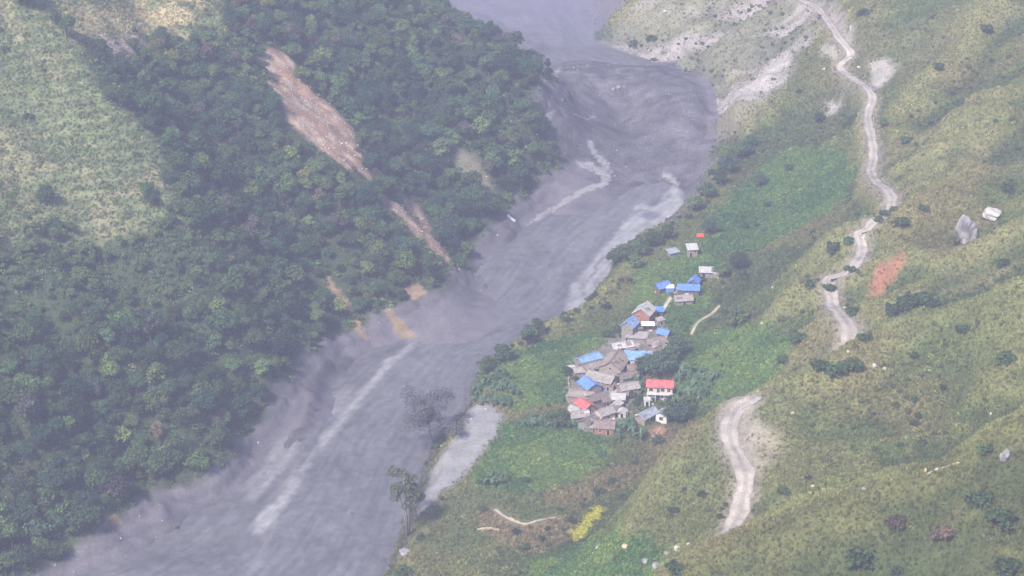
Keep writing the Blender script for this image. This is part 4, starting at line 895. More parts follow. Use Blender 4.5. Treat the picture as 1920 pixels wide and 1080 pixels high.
# ------------------------------------------------------------------ the village
def M(name, c, **k): return plain_mat(name, c, **k)
MAT = dict(blue=M('blue_sheet_roof', (.20, .34, .62), rough=.55, scale=1.1, amp=.4), tarp=M('blue_tarpaulin', (.13, .25, .64), rough=.55, scale=1.4, amp=.4, bump=.6), red=M('red_sheet_roof', (.50, .13, .13), rough=.6, scale=1.0, amp=.4),
    dark=M('weathered_dark_roof', (.185, .150, .140), scale=1.6, amp=.45, bump=.6), brown=M('weathered_brown_roof', (.25, .195, .175), scale=1.5, amp=.42, bump=.6), grey=M('grey_slate_roof', (.32, .285, .27), scale=1.4, amp=.35, bump=.5),
    tin=M('pale_tin_roof', (.46, .44, .43), rough=.55, scale=1.0, amp=.25), steel=M('blue_grey_sheet_roof', (.30, .32, .38), rough=.5, scale=1.0, amp=.35), white=M('white_wash', (.66, .645, .62), scale=1.2, amp=.12), plastic=M('white_plastic', (.84, .84, .84), rough=.4, scale=1.5, amp=.06, bump=.5),
    brick=M('red_brick_wall', (.34, .165, .12), scale=2.4, amp=.28), stone=M('stone_wall', (.27, .245, .225), scale=2.2, amp=.45, bump=.7), mudw=M('mud_plaster_wall', (.31, .26, .22), scale=1.3, amp=.25), wood=M('weathered_timber', (.16, .125, .10), scale=2.5, amp=.35),
    hole=M('dark_opening', (.02, .02, .022), amp=.1), frame=M('painted_frame', (.62, .60, .57), amp=.1), pinkw=M('pink_wash', (.60, .47, .43), scale=1.2, amp=.15), concrete=M('concrete', (.42, .41, .39), scale=1.5, amp=.2), rust=M('rusty_sheet', (.26, .15, .105), scale=1.5, amp=.4), green=M('green_net', (.09, .16, .14), scale=1.5, amp=.2))
class MB:
    def __init__(s): s.V = []; s.F = []
    def quad(s, *p):
        k = len(s.V); s.V += [tuple(q) for q in p]; s.F.append(tuple(range(k, k+len(p))))
    def box(s, x0, x1, y0, y1, z0, z1):
        k = len(s.V); s.V += [(x, y, z) for z in (z0, z1) for y in (y0, y1) for x in (x0, x1)]
        s.F += [tuple(k+i for i in f) for f in ((0, 2, 3, 1), (4, 5, 7, 6), (0, 1, 5, 4), (2, 6, 7, 3), (0, 4, 6, 2), (1, 3, 7, 5))]
    def slab(s, A, th):
        """a closed slab from a (ny, nx, 3) sheet of points, thickened downwards"""
        A = np.asarray(A, float); ny, nx, _ = A.shape; k = len(s.V)
        s.V += [tuple(p) for p in A.reshape(-1, 3)]+[tuple(p) for p in (A-np.array((0, 0, th))).reshape(-1, 3)]; m = nx*ny
        g = lambda j, i, b: k+b*m+j*nx+i
        for j in range(ny-1):
            for i in range(nx-1): s.F += [(g(j, i, 0), g(j, i+1, 0), g(j+1, i+1, 0), g(j+1, i, 0)), (g(j, i, 1), g(j+1, i, 1), g(j+1, i+1, 1), g(j, i+1, 1))]
        for i in range(nx-1): s.F += [(g(0, i, 0), g(0, i, 1), g(0, i+1, 1), g(0, i+1, 0)), (g(ny-1, i, 0), g(ny-1, i+1, 0), g(ny-1, i+1, 1), g(ny-1, i, 1))]
        for j in range(ny-1): s.F += [(g(j, 0, 0), g(j+1, 0, 0), g(j+1, 0, 1), g(j, 0, 1)), (g(j, nx-1, 0), g(j, nx-1, 1), g(j+1, nx-1, 1), g(j+1, nx-1, 0))]
    def put(s, name, mat, parent):
        me = mesh_of(name, s.V, s.F, MAT[mat] if isinstance(mat, str) else mat); return part(name, me, parent)
def opening(t_, kind, x, y, z, w, h, axis_, sgn, frame='frame'):
    """a recessed-looking window or door on a wall face: axis 'y' faces +-y at wall plane y, 'x' faces +-x"""
    m = MB(); f = MB(); d = .05; e = .09
    def bx(mb, a0, a1, z0, z1, d0, d1):
        lo, hi = sorted((d0*sgn, d1*sgn))
        mb.box(a0, a1, y+lo, y+hi, z0, z1) if axis_ == 'y' else mb.box(x+lo, x+hi, a0, a1, z0, z1)
    c = x if axis_ == 'y' else y
    bx(m, c-w/2, c+w/2, z, z+h, -.03, .02)
    for a0, a1, z0, z1 in ((c-w/2-e, c-w/2, z-e, z+h+e), (c+w/2, c+w/2+e, z-e, z+h+e), (c-w/2, c+w/2, z+h, z+h+e), (c-w/2, c+w/2, z-e, z)): bx(f, a0, a1, z0, z1, -.02, d)
    if kind == 'window': bx(f, c-.03, c+.03, z, z+h, .021, .04)
    o = m.put(kind, 'hole', t_); f.put('frame', frame, o); return o
def roof_sheet(L, W, z, rise, over, seed, corr, sag=.0, half=None):
    """points of a ridge-along-x roof: list of slope sheets"""
    rs = np.random.RandomState(seed); nx = max(7, int((L+2*over)/.55)); nx += (nx+1) % 2; out = []
    xs = np.linspace(-L/2-over, L/2+over, nx)
    for sg in (1, -1):
        rows = []
        for s_ in np.linspace(0, 1, 6):
            yy = sg*s_*(W/2+over); zz = z+rise*(1-s_*(W/2+over)/(W/2))-sag*math.sin(math.pi*s_)
            rows.append([(x_+.05*rs.normal(), yy+.05*rs.normal()*(s_ > .1), zz+corr*(1 if i % 2 else -1)+.035*rs.normal()-sag*.8*math.sin(math.pi*i/(nx-1))*(1-s_)) for i, x_ in enumerate(xs)])
        out.append(rows if sg > 0 else rows[::-1])
    return out
def house(u, v, L, W, H, rise, rot, roof, wall, label, name='house', kind='gable', over=.45, corr=.035, win=(), seed=0, low=2.0, cat='house', sag=0.0, open_=False, rooflabel=None, patches=()):
    P = at(u, v, H+rise*.5)[0]; x, y = P[0], P[1]; a = math.radians(rot); ca, sa = math.cos(a), math.sin(a)
    zs = [on(x+ca*i*L/2-sa*j*W/2, y+sa*i*L/2+ca*j*W/2) for i in (-1, 0, 1) for j in (-1, 0, 1)]
    z = P[2]-(H+rise*.5); z = max(min(z, max(zs)+.2), min(zs)-.2)
    t_ = thing(name, label, cat, (x, y, z), None, a)
    w = MB(); hl, hw = L/2, W/2
    if open_:
        for i, (px, py) in enumerate(((-hl+.1, -hw+.1), (hl-.1, -hw+.1), (-hl+.1, hw-.1), (hl-.1, hw-.1), (0, -hw+.1), (0, hw-.1))):
            p_ = MB(); p_.box(px-.07, px+.07, py-.07, py+.07, -low, H+(rise*.5+(py/W)*rise if kind == 'shed' else 0)); p_.put('post', 'wood', t_)
        b_ = MB(); b_.box(-hl+.25, hl-.25, hw-.35, hw-.2, -low, H*.9); b_.put('back_wall', wall, t_)
    else:
        k = len(w.V)
        if kind == 'gable':
            pr = [(-hw, -low), (hw, -low), (hw, H), (0, H+rise-.06), (-hw, H)]
        else:
            pr = [(-hw, -low), (hw, -low), (hw, H+rise), (-hw, H)]
        n_ = len(pr); w.V += [(-hl, p[0], p[1]) for p in pr]+[(hl, p[0], p[1]) for p in pr]
        w.F += [tuple(range(k+n_-1, k-1, -1)), tuple(range(k+n_, k+2*n_))]+[(k+i, k+(i+1) % n_, k+n_+(i+1) % n_, k+n_+i) for i in range(n_)]
        w.put('wall', wall, t_)
    r_ = MB()
    if kind == 'gable':
        ro = None
        for i, sh in enumerate(roof_sheet(L, W, H+.10, rise, over, seed, corr, sag)):
            m_ = MB(); m_.slab(sh, .09); o = m_.put('roof_slope', roof, t_); ro = ro or o
            if rooflabel: o['label'] = rooflabel
        rc = MB(); rc.box(-hl-over+.05, hl+over-.05, -.16, .16, H+rise+.10, H+rise+.17); rc.put('ridge_cap', roof, t_)
    else:
        rs = np.random.RandomState(seed); nx = max(7, int((L+2*over)/.55)); nx += (nx+1) % 2
        sh = [[(x_+.04*rs.normal(), yy+.04*rs.normal(), H+.10+rise*(yy+hw)/W+corr*(1 if i % 2 else -1)+.03*rs.normal()-sag*math.sin(math.pi*i/(nx-1))) for i, x_ in enumerate(np.linspace(-hl-over, hl+over, nx))] for yy in np.linspace(-hw-over, hw+over, 6)]
        r_.slab(sh, .09); o = r_.put('roof', roof, t_)
        if rooflabel: o['label'] = rooflabel
    for q in win:                                  # (face, kind, position, z, w, h)
        f_, kd, c, zz, ww, hh = q
        if f_ == 'f': opening(t_, kd, c, -hw, zz, ww, hh, 'y', -1)
        elif f_ == 'b': opening(t_, kd, c, hw, zz, ww, hh, 'y', 1)
        elif f_ == 'l': opening(t_, kd, -hl, c, zz, ww, hh, 'x', -1)
        else: opening(t_, kd, hl, c, zz, ww, hh, 'x', 1)
    if kind == 'gable' and name == 'house' and roof in ('dark', 'brown', 'grey', 'tin', 'steel', 'blue'):
        rp = random.Random(seed*7+1)
        for _ in range(rp.randint(2, 4)):
            x0 = rp.uniform(-hl, hl*.5); s0 = rp.uniform(.08, .5)
            patches = list(patches)+[(rp.choice(('dark', 'brown', 'grey', 'rust', 'tin', 'wood') if roof != 'blue' else ('steel', 'blue', 'rust')), x0, x0+rp.uniform(.8, 2.2), s0, s0+rp.uniform(.25, .45), rp.choice((-1, 1)))]
    for (pm, x0, x1, s0, s1, sg) in patches:       # loose sheets laid over a slope
        m_ = MB(); zf = lambda s_: H+.10+rise*(1-s_)+.13
        m_.slab([[(x_, sg*s_*hw, zf(s_)+.05*math.sin(x_*5)) for x_ in np.linspace(x0, x1, 5)] for s_ in (np.linspace(s0, s1, 4) if sg > 0 else np.linspace(s1, s0, 4))], .04); m_.put('roof_sheet', pm, t_)
    return t_
def tarp(u, v, L, W, h, rot, mat, label, bulge=.5, seed=0, name='tarpaulin_shelter', cat='shelter'):
    """a sheet drawn over a low pole frame"""
    P = at(u, v, h*.6)[0]; a = math.radians(rot); z = min(on(P[0]+dx, P[1]+dy) for dx in (-L/3, L/3) for dy in (-W/3, W/3))
    t_ = thing(name, label, cat, (P[0], P[1], z), None, a); rs = np.random.RandomState(seed+50); m_ = MB(); n = 9
    A = [[(L/2*s_+.08*rs.normal(), W/2*q+.08*rs.normal(), h*(1-bulge*(abs(q)**1.6))+.08*rs.normal()-.15*s_*s_) for s_ in np.linspace(-1, 1, n)] for q in np.linspace(-1, 1, n)]
    m_.slab(A, .03); m_.put('sheet', mat, t_)
    for i, (sx, sy) in enumerate(((-.92, -.9), (.92, -.9), (-.92, .9), (.92, .9), (-.92, 0), (.92, 0))):
        p_ = MB(); zt = h*(1-bulge*abs(sy)**1.6)-.2; p_.box(sx*L/2-.05, sx*L/2+.05, sy*W/2-.05, sy*W/2+.05, -.6, max(zt, .1)); p_.put('pole', 'wood', t_)
    return t_
W_ = lambda c, z=1.1, w=.8, h=.9, f='f': (f, 'window', c, z, w, h)
D_ = lambda c, w=.9, h=1.9, f='f': (f, 'door', c, 0.05, w, h)
# the red-roofed house
h = house(1238, 716, 8.2, 4.6, 5.0, 1.25, -5, 'red', 'pinkw', 'two-storey white and pink house with a red sheet roof and balcony', win=[W_(-2.9, 3.2, 1.2, 1.1), W_(-.5, 2.75, .9, 1.6), W_(.9, 3.2, 1.2, 1.1), W_(2.9, 3.2, 1.0, 1.1), D_(-2.9, 1.1, 2.0), D_(-.6, 1.1, 2.0), W_(1.0, .8, 1.0, 1.2), D_(2.9, 1.1, 2.0)], seed=1, over=.5)
b = MB(); b.box(-4.3, 4.3, -3.5, -2.33, 2.45, 2.62); bal = b.put('balcony', 'white', h)
b = MB(); b.box(-4.3, 4.3, -3.5, -3.44, 3.35, 3.43)
for i in range(15): b.box(-4.27+i*.61, -4.22+i*.61, -3.49, -3.45, 2.62, 3.35)
b.put('railing', 'frame', bal)
for i in range(4):
    b = MB(); b.box(-4.2+i*2.75, -4.04+i*2.75, -3.45, -3.3, -1.5, 2.45); b.put('post', 'white', h)
b = MB(); b.box(-4.15, -1.2, -2.42, -2.31, 0.0, 2.2); b.put('white_panel', 'white', h)
house(1213, 773, 7.4, 3.8, 2.6, 1.0, 50, 'steel', 'mudw', 'low house with a long blue-grey sheet roof below the red-roofed house', win=[D_(0), W_(-2, f='f')], seed=2)
house(1246, 770, 4.6, 3.9, 2.8, 1.3, 60, 'steel', 'white', 'small white house with a grey gable roof at the foot of the slope', win=[('l', 'window', 0, 1.0, 1.3, 1.2), W_(0)], seed=3)
house(1213, 748, 1.8, 1.6, 2.3, .4, 5, 'tin', 'white', 'tiny white outhouse with a dark doorway in the garden', kind='shed', win=[D_(0, .9, 1.8)], seed=4, over=.15, name='outhouse', cat='outhouse')
# lower village, left of the lane
house(1152, 672, 10.5, 7.6, 4.2, 2.4, 72, 'brown', 'mudw', 'largest house with a steep dark brown roof in the middle of the village', win=[('l', 'door', -1.6, .05, 1.0, 2.0), ('l', 'window', 1.4, 1.4, 1.0, 1.0), ('l', 'window', 0, 3.6, .9, .9), W_(2, f='f')], seed=5, corr=.02, sag=.15)
house(1166, 644, 7.0, 4.0, 3.0, 1.0, 20, 'tin', 'stone', 'house with a whitish patched sheet roof behind the largest house', seed=6, patches=[('brown', 1.0, 3.0, .1, .9, -1)])
house(1104, 669, 8.2, 4.6, 2.8, 1.0, 38, 'blue', 'stone', 'long house under a pale blue sheet roof at the left village edge', seed=7, kind='gable')
house(1111, 681, 7.6, 5.2, 2.7, 1.4, 30, 'dark', 'stone', 'dark-roofed house tucked below the pale blue roof', seed=8, corr=.02, sag=.15)
house(1093, 690, 6.0, 4.0, 2.2, .8, 12, 'grey', 'stone', 'low grey-roofed stable at the left village edge', seed=9, corr=.02, name='stable', cat='stable')
house(1128, 703, 9.2, 6.2, 3.0, 1.5, -28, 'grey', 'stone', 'wide grey slate-roofed house behind the bright blue tarpaulin roof', seed=10, corr=.02, sag=.12, win=[W_(-2), D_(1)])
house(1106, 716, 6.4, 5.2, 3.2, 1.4, -62, 'tarp', 'stone', 'house under a bright blue tarpaulin roof on the lower left of the village', seed=11, corr=.0, win=[D_(0, f='r')])
house(1092, 735, 8.2, 5.0, 2.8, 1.3, -18, 'brown', 'stone', 'brown-roofed house below the bright blue tarpaulin roof', seed=12, corr=.02, sag=.12, win=[W_(-2), D_(.5)])
house(1117, 741, 5.6, 4.0, 2.6, 1.0, 34, 'dark', 'stone', 'small dark-roofed shed beside the red-patched roof', seed=13, corr=.02, name='shed', cat='shed')
house(1097, 755, 5.6, 4.6, 2.7, 1.1, -55, 'red', 'stone', 'low house with a faded red sheet roof at the bottom of the village', seed=14, win=[D_(0, f='r')])
house(1085, 773, 5.8, 4.2, 2.5, 1.1, 18, 'grey', 'stone', 'grey-roofed house at the lower left corner of the village', seed=15, corr=.02, win=[W_(-1.5), D_(.8)])
house(1103, 786, 5.4, 4.2, 2.5, 1.1, 48, 'dark', 'stone', 'dark-roofed house at the bottom edge of the village', seed=16, corr=.02)
house(1134, 768, 5.2, 4.2, 2.8, 1.2, 35, 'grey', 'pinkw', 'pinkish house with a small dark window above the white sheet', seed=17, win=[('r', 'window', 0, 1.3, .8, .9), W_(0)])
house(1133, 797, 6.2, 3.4, 2.6, .6, -6, 'brown', 'brick', 'low brown walled yard house at the lowest edge of the village', seed=18, kind='shed', corr=.02, win=[D_(1.4), W_(-1.2)])
house(1071, 689, 2.6, 2.2, 2.2, .4, 8, 'tin', 'stone', 'small pale shed at the left tip of the village', kind='shed', seed=19, name='shed', cat='shed', over=.2)
house(1071, 742, 2.6, 2.4, 2.0, .4, 60, 'tin', 'stone', 'little grey shed on the left edge beside the brown-roofed house', kind='shed', seed=20, name='shed', cat='shed', over=.2, win=[D_(0, .7, 1.6)])
house(1077, 765, 2.4, 3.6, 2.3, .5, 70, 'concrete', 'white', 'narrow white-walled shed with a dark doorway at the lower left', kind='shed', seed=21, name='shed', cat='shed', over=.2, win=[('l', 'door', 0, .05, .9, 1.8)])
# right of the lane
house(1195, 667, 8.2, 4.2, 3.2, 1.0, -4, 'blue', 'pinkw', 'long house with a blue sheet roof and a row of dark windows', seed=22, kind='shed', win=[W_(-2.8, 1.6, 1.0, 1.0), W_(-.4, 1.6, 1.0, 1.0), W_(1.8, 1.6, 1.0, 1.0)], corr=.05)
house(1190, 684, 5.6, 3.8, 2.4, .9, 28, 'brown', 'stone', 'low brown-roofed lean-to in front of the blue-roofed long house', seed=23, corr=.02, name='shed', cat='shed')
house(1178, 700, 5.6, 4.0, 2.5, 1.0, 24, 'dark', 'stone', 'dark-roofed house on the right of the lane', seed=24, corr=.02)
house(1178, 721, 6.2, 4.4, 2.6, 1.2, 22, 'grey', 'stone', 'grey-roofed house beside the garden on the right of the lane', seed=25, corr=.02, win=[W_(-1.5), D_(.5)])
house(1160, 744, 3.8, 2.8, 2.3, .5, -4, 'tin', 'stone', 'small pale-roofed hut beside the garden', kind='shed', seed=26, name='hut', cat='hut', win=[D_(0)])
house(1157, 755, 3.0, 2.4, 2.2, .7, 60, 'tin', 'white', 'tiny whitish gabled hut below the pale-roofed hut', seed=27, name='hut', cat='hut', win=[('l', 'door', 0, .05, .8, 1.6)])
house(1167, 768, 2.2, 2.6, 2.2, .7, 80, 'tin', 'concrete', 'narrow pale gabled hut at the garden edge', seed=28, name='hut', cat='hut', over=.15, win=[('l', 'door', 0, .05, .8, 1.6)])
house(1152, 768, 4.2, 3.4, 2.0, .6, 10, 'dark', 'wood', 'dark open-fronted animal pen between the pale huts', kind='shed', seed=29, name='animal_pen', cat='shed', open_=True)
# upper village
house(1181, 602, 4.8, 4.2, 6.0, 1.7, 65, 'blue', 'stone', 'tall grey stone house with a pale blue roof', seed=30, win=[('l', 'window', .9, 4.2, .7, .8), ('l', 'window', -1.0, 4.2, .7, .8), ('l', 'door', 0, .05, .9, 1.9), W_(0, 4)])
house(1208, 577, 6.6, 6.0, 5.0, 2.1, 68, 'tin', 'brick', 'red brick house with a large whitish tin roof', seed=31, win=[('l', 'window', .9, 3.6, .9, .9), ('l', 'window', -1.4, 1.2, .9, 1.0), ('l', 'door', .6, .05, 1.0, 1.9)], patches=[('steel', -1.5, .5, .15, .8, 1)])
house(1234, 580, 3.4, 2.6, 2.5, .4, -3, 'tarp', 'wood', 'dark blue shed right of the red brick house', kind='shed', seed=32, name='shed', cat='shed', corr=0, win=[D_(0)])
house(1215, 607, 3.6, 2.0, 2.3, .25, -2, 'plastic', 'wood', 'open shelter with a flat white roof in front of the brick house', kind='shed', seed=33, open_=True, name='open_shelter', cat='shelter', corr=.01)
house(1245, 620, 3.8, 3.2, 2.4, 1.0, -30, 'tarp', 'wood', 'hut under a vivid blue tarpaulin beside the footpath', seed=34, name='hut', cat='hut', corr=0)
house(1231, 635, 7.0, 4.2, 2.4, 1.1, 16, 'brown', 'stone', 'brown-roofed house just below the vivid blue hut', seed=35, corr=.02, sag=.1)
house(1234, 646, 4.8, 3.8, 2.4, 1.2, 80, 'grey', 'stone', 'grey gabled house with a pale verge right of the lane', seed=36, corr=.02, win=[('l', 'window', 0, 1.2, .8, .9)])
house(1220, 652, 5.0, 3.8, 2.3, 1.0, 18, 'dark', 'stone', 'dark gabled house behind the blue-roofed long house', seed=37, corr=.02)
house(1195, 628, 6.4, 3.6, 2.2, .7, -12, 'grey', 'stone', 'low grey-roofed byre below the tall stone house', seed=38, corr=.02, name='byre', cat='shed', kind='shed')
# the hamlet above
house(1241, 532, 5.0, 4.0, 2.5, 1.1, 35, 'tarp', 'wood', 'hut under a blue tarpaulin roof at the left of the upper hamlet', seed=40, name='hut', cat='hut', corr=0)
tarp(1237, 541, 3.6, 3.0, 1.9, 5, 'plastic', 'white plastic dome shelter in front of the blue tarpaulin hut', .85, 1)
house(1256, 537, 2.8, 2.2, 2.0, .4, 0, 'white', 'tarp', 'small shed with blue sides and a white top in the upper hamlet', kind='shed', seed=41, name='shed', cat='shed', over=.15)
house(1291, 539, 7.4, 2.8, 2.6, .7, -6, 'tarp', 'wood', 'long low shed under a blue sheet in the upper hamlet', kind='shed', seed=42, name='shed', cat='shed', corr=0)
house(1302, 523, 4.0, 3.4, 2.5, 1.3, 75, 'tarp', 'wood', 'hut under a folded blue tarpaulin behind the long blue shed', seed=43, name='hut', cat='hut', corr=0)
house(1281, 556, 6.0, 4.2, 2.3, 1.1, 10, 'grey', 'stone', 'grey thatch-coloured house in front of the long blue shed', seed=44, corr=.02, win=[D_(0)])
house(1326, 506, 5.2, 3.0, 2.4, .6, -4, 'tin', 'stone', 'stone house with a white sheet roof at the top of the hamlet', kind='shed', seed=45, win=[D_(-1.2, 1.2, 1.8), W_(1.2)])
house(1345, 511, 2.2, 2.2, 1.8, .4, -25, 'tin', 'stone', 'tiny pale-roofed shed right of the white-roofed stone house', kind='shed', seed=46, name='shed', cat='shed', over=.15)
house(1298, 463, 3.4, 3.0, 3.2, .8, 10, 'tin', 'mudw', 'ruined two-level hut with a pale broken roof in the upper field', kind='shed', seed=47, name='hut', cat='hut', win=[D_(-.8), W_(.8, 1.8)])
house(1262, 470, 3.6, 2.6, 1.9, .5, 28, 'steel', 'stone', 'small grey-roofed stone hut by the riverside grove', kind='shed', seed=48, name='hut', cat='hut', win=[W_(0, .7, 1.2, .8)])
tarp(1313, 440, 2.6, 2.0, 1.5, 0, M('red_tarpaulin', (.75, .09, .05), rough=.5, amp=.1), 'small bright red tarpaulin at the top edge of the upper field', .7, 2)
# small outbuildings crowded between the houses
for i, (u, v, L, W, H_, rot, rf, wl, lb) in enumerate((
    (1142, 719, 3.6, 2.6, 2.0, -20, 'rust', 'stone', 'rusty-roofed shed right of the bright blue tarpaulin roof'), (1163, 684, 3.0, 2.4, 2.1, 40, 'dark', 'wood', 'dark lean-to at the gable of the largest house'), (1206, 679, 3.2, 2.2, 1.9, 8, 'grey', 'stone', 'grey lean-to below the right end of the blue-roofed long house'), (1121, 777, 3.0, 2.4, 1.9, 50, 'brown', 'stone', 'brown-roofed shed left of the pinkish house'),
    (1113, 728, 3.4, 2.4, 1.9, 10, 'dark', 'stone', 'dark-roofed byre under the edge of the bright blue roof'), (1183, 653, 3.4, 2.4, 2.0, 60, 'brown', 'stone', 'brown lean-to behind the blue-roofed long house'), (1218, 664, 3.0, 2.2, 2.0, 20, 'grey', 'wood', 'grey shed at the right end of the blue-roofed long house'), (1247, 637, 2.6, 2.0, 1.9, -20, 'rust', 'wood', 'rusty-roofed shed below the vivid blue hut'),
    (1238, 598, 2.8, 2.0, 1.9, 30, 'grey', 'stone', 'grey shed beside the footpath below the dark blue shed'), (1137, 750, 2.8, 2.2, 1.8, 25, 'dark', 'wood', 'dark shed above the pinkish house'), (1080, 751, 2.8, 2.2, 1.8, -12, 'rust', 'stone', 'rusty-roofed shed left of the faded red roof'), (1112, 798, 3.0, 2.2, 1.8, 12, 'grey', 'stone', 'grey shed at the very bottom of the village'), (1170, 737, 3.0, 2.2, 1.9, -8, 'brown', 'wood', 'brown shed above the small pale-roofed hut'))):
    house(u, v, L, W, H_, .45, rot, rf, wl, lb, name='shed', cat='shed', kind='shed', over=.2, corr=.025, seed=60+i, win=[D_(0, .8, 1.5)])
# sheets and shelters
for i, (u, v, L, W, h_, rot, mat, lb) in enumerate((
    (1138, 777, 3.8, 2.4, .9, -8, 'plastic', 'bright white plastic sheet in the lower village yard'), (1148, 783, 1.5, .9, .7, -10, 'plastic', 'small white sheet beside the bright white sheet'), (1155, 721, 2.0, 1.4, 1.3, 5, 'plastic', 'white sheet on the lane beside the grey-roofed house'),
    (1198, 779, 2.3, 1.2, 1.2, -10, 'plastic', 'white sheet at the lower end of the long blue-grey roof'), (1131, 728, 3.4, 1.1, 1.6, 0, 'tarp', 'narrow blue tarpaulin strip below the bright blue roof'), (1072, 736, 1.4, 1.2, 1.1, 0, 'tarp', 'crumpled blue tarpaulin at the left edge of the village'),
    (1168, 697, 1.2, 1.0, 1.0, 0, 'plastic', 'little white sheet near the right edge of the lane'), (1176, 692, 2.0, 1.6, 1.2, 30, 'steel', 'pale bluish sheet on the right of the lane'), (1196, 697, 1.0, 1.0, 1.2, 0, 'plastic', 'small white tank beside the big round tree'), (1246, 648, 1.4, 1.2, 1.2, 0, 'plastic', 'white bundle at the right end of the grey gabled house'), (1236, 665, 1.2, 1.6, 1.2, 20, 'plastic', 'white bundle under the trees right of the village'),
    (1272, 540, 1.2, 1.0, 1.2, 0, 'plastic', 'white sheet at the left end of the long blue shed'), (1287, 553, 1.6, .8, 1.6, 20, 'plastic', 'pale rag on the roof edge of the grey hamlet house'), (1068, 737, 1.0, .8, .7, 0, 'plastic', 'pale bundle left of the crumpled blue tarpaulin'))):
    tarp(u, v, L, W, h_, rot, mat, lb, .6, 10+i, 'plastic_sheet', 'sheet')
def pole(u, v, h_, label, arm=True):
    P = at(u, v)[0]; t_ = thing('utility_pole', label, 'pole', (P[0], P[1], P[2])); V, F = [], []
    tube(V, F, [(0, 0, -.6), (0, 0, h_)], [.11, .08], 8); part('shaft', mesh_of('shaft', V, F, MAT['concrete'], True), t_)
    if arm:
        m_ = MB(); m_.box(-.7, .7, -.05, .05, h_-.5, h_-.4); m_.put('crossarm', 'wood', t_)
        for x_ in (-.55, 0, .55):
            m_ = MB(); m_.box(x_-.05, x_+.05, -.04, .04, h_-.4, h_-.25); m_.put('insulator', 'white', t_)
pole(1201, 829, 5.2, 'pale slim utility pole rising from the banana plants')
pole(1176, 783, 3.2, 'short pale post in the yard right of the white sheets', False)
pole(1637, 240, 5.0, 'thin pole beside the upper road', False)

# ------------------------------------------------------------------ boulders, walls, pipe
def rock_mat(name, c, c2):
    m, t, o = newmat(name); b = N(t, 'ShaderNodeBsdfPrincipled'); b.inputs['Roughness'].default_value = .9
    tc = N(t, 'ShaderNodeTexCoord'); n = N(t, 'ShaderNodeTexNoise'); n.inputs['Scale'].default_value = .8; n.inputs['Detail'].default_value = 7; n.inputs['Roughness'].default_value = .7; t.links.new(tc.outputs['Object'], n.inputs['Vector'])
    cr = N(t, 'ShaderNodeValToRGB'); cr.color_ramp.elements[0].position = .38; cr.color_ramp.elements[0].color = (*c2, 1); cr.color_ramp.elements[1].position = .62; cr.color_ramp.elements[1].color = (*c, 1)
    t.links.new(n.outputs[0], cr.inputs[0]); t.links.new(cr.outputs[0], b.inputs['Base Color']); bp = N(t, 'ShaderNodeBump'); bp.inputs['Strength'].default_value = .7; bp.inputs['Distance'].default_value = .3
    t.links.new(n.outputs[0], bp.inputs['Height']); t.links.new(bp.outputs[0], b.inputs['Normal']); t.links.new(b.outputs[0], o.inputs[0]); return m
M_ROCK = rock_mat('grey_rock', (.40, .37, .37), (.13, .12, .13)); M_PALEROCK = rock_mat('pale_rock', (.58, .55, .52), (.40, .37, .35)); M_TANROCK = rock_mat('tan_rock', (.56, .45, .30), (.40, .31, .20))
def rock_mesh(seed, sub=3, rough=.28, mat=None):
    bm = bmesh.new(); bmesh.ops.create_icosphere(bm, subdivisions=sub, radius=1.0); rs = np.random.RandomState(seed)
    pl = [(d/np.linalg.norm(d), rs.uniform(.55, .9)) for d in rs.normal(size=(14, 3))]
    for v in bm.verts:
        p = np.array(v.co)
        for d, k in pl:
            q = p @ d
            if q > k: p = p-d*(q-k)*.97
        p = p*(1+rough*.75*float(fbm(np.array([p[0]*2+seed]), np.array([p[1]*2+p[2]*3]), .9, 3, seed=2)[0])); v.co = p
    me = bpy.data.meshes.new('boulder'); bm.to_mesh(me); bm.free(); me.materials.append(mat or M_ROCK); return me
def boulder(u, v, wpx, hpx, label, mat=None, seed=0, sub=3, sink=.3):
    if wpx < 27: wpx *= .72; hpx *= .72; sink = .55
    P = at(u, v)[0]; s = 2*TANH*np.linalg.norm(P-CAM)/1920; w = wpx*s/2*1.08; h_ = hpx*s/2*1.08
    o = bpy.data.objects.new('boulder', rock_mesh(seed+3, sub, .28, mat)); COL.objects.link(o)
    o.location = (P[0], P[1], P[2]+h_*(1-sink)*.75); o.scale = (w, w*.85, h_); o.rotation_euler = (0, 0, seed*1.3)
    o['label'] = label; o['category'] = 'boulder'; o['group'] = 'boulders and stones on the slopes'; return o
boulder(1813, 452, 46, 66, 'biggest boulder, tall and dark-streaked, on the right hillside', M_ROCK, 1, 4)
boulder(1862, 408, 38, 24, 'low domed pale boulder upslope of the biggest boulder', M_PALEROCK, 2, 4)
boulder(1884, 862, 28, 26, 'pale angular boulder near the right edge on the near slope', M_ROCK, 3)
boulder(760, 1042, 30, 18, 'pale boulder at the river bank by the bottom edge', M_ROCK, 4)
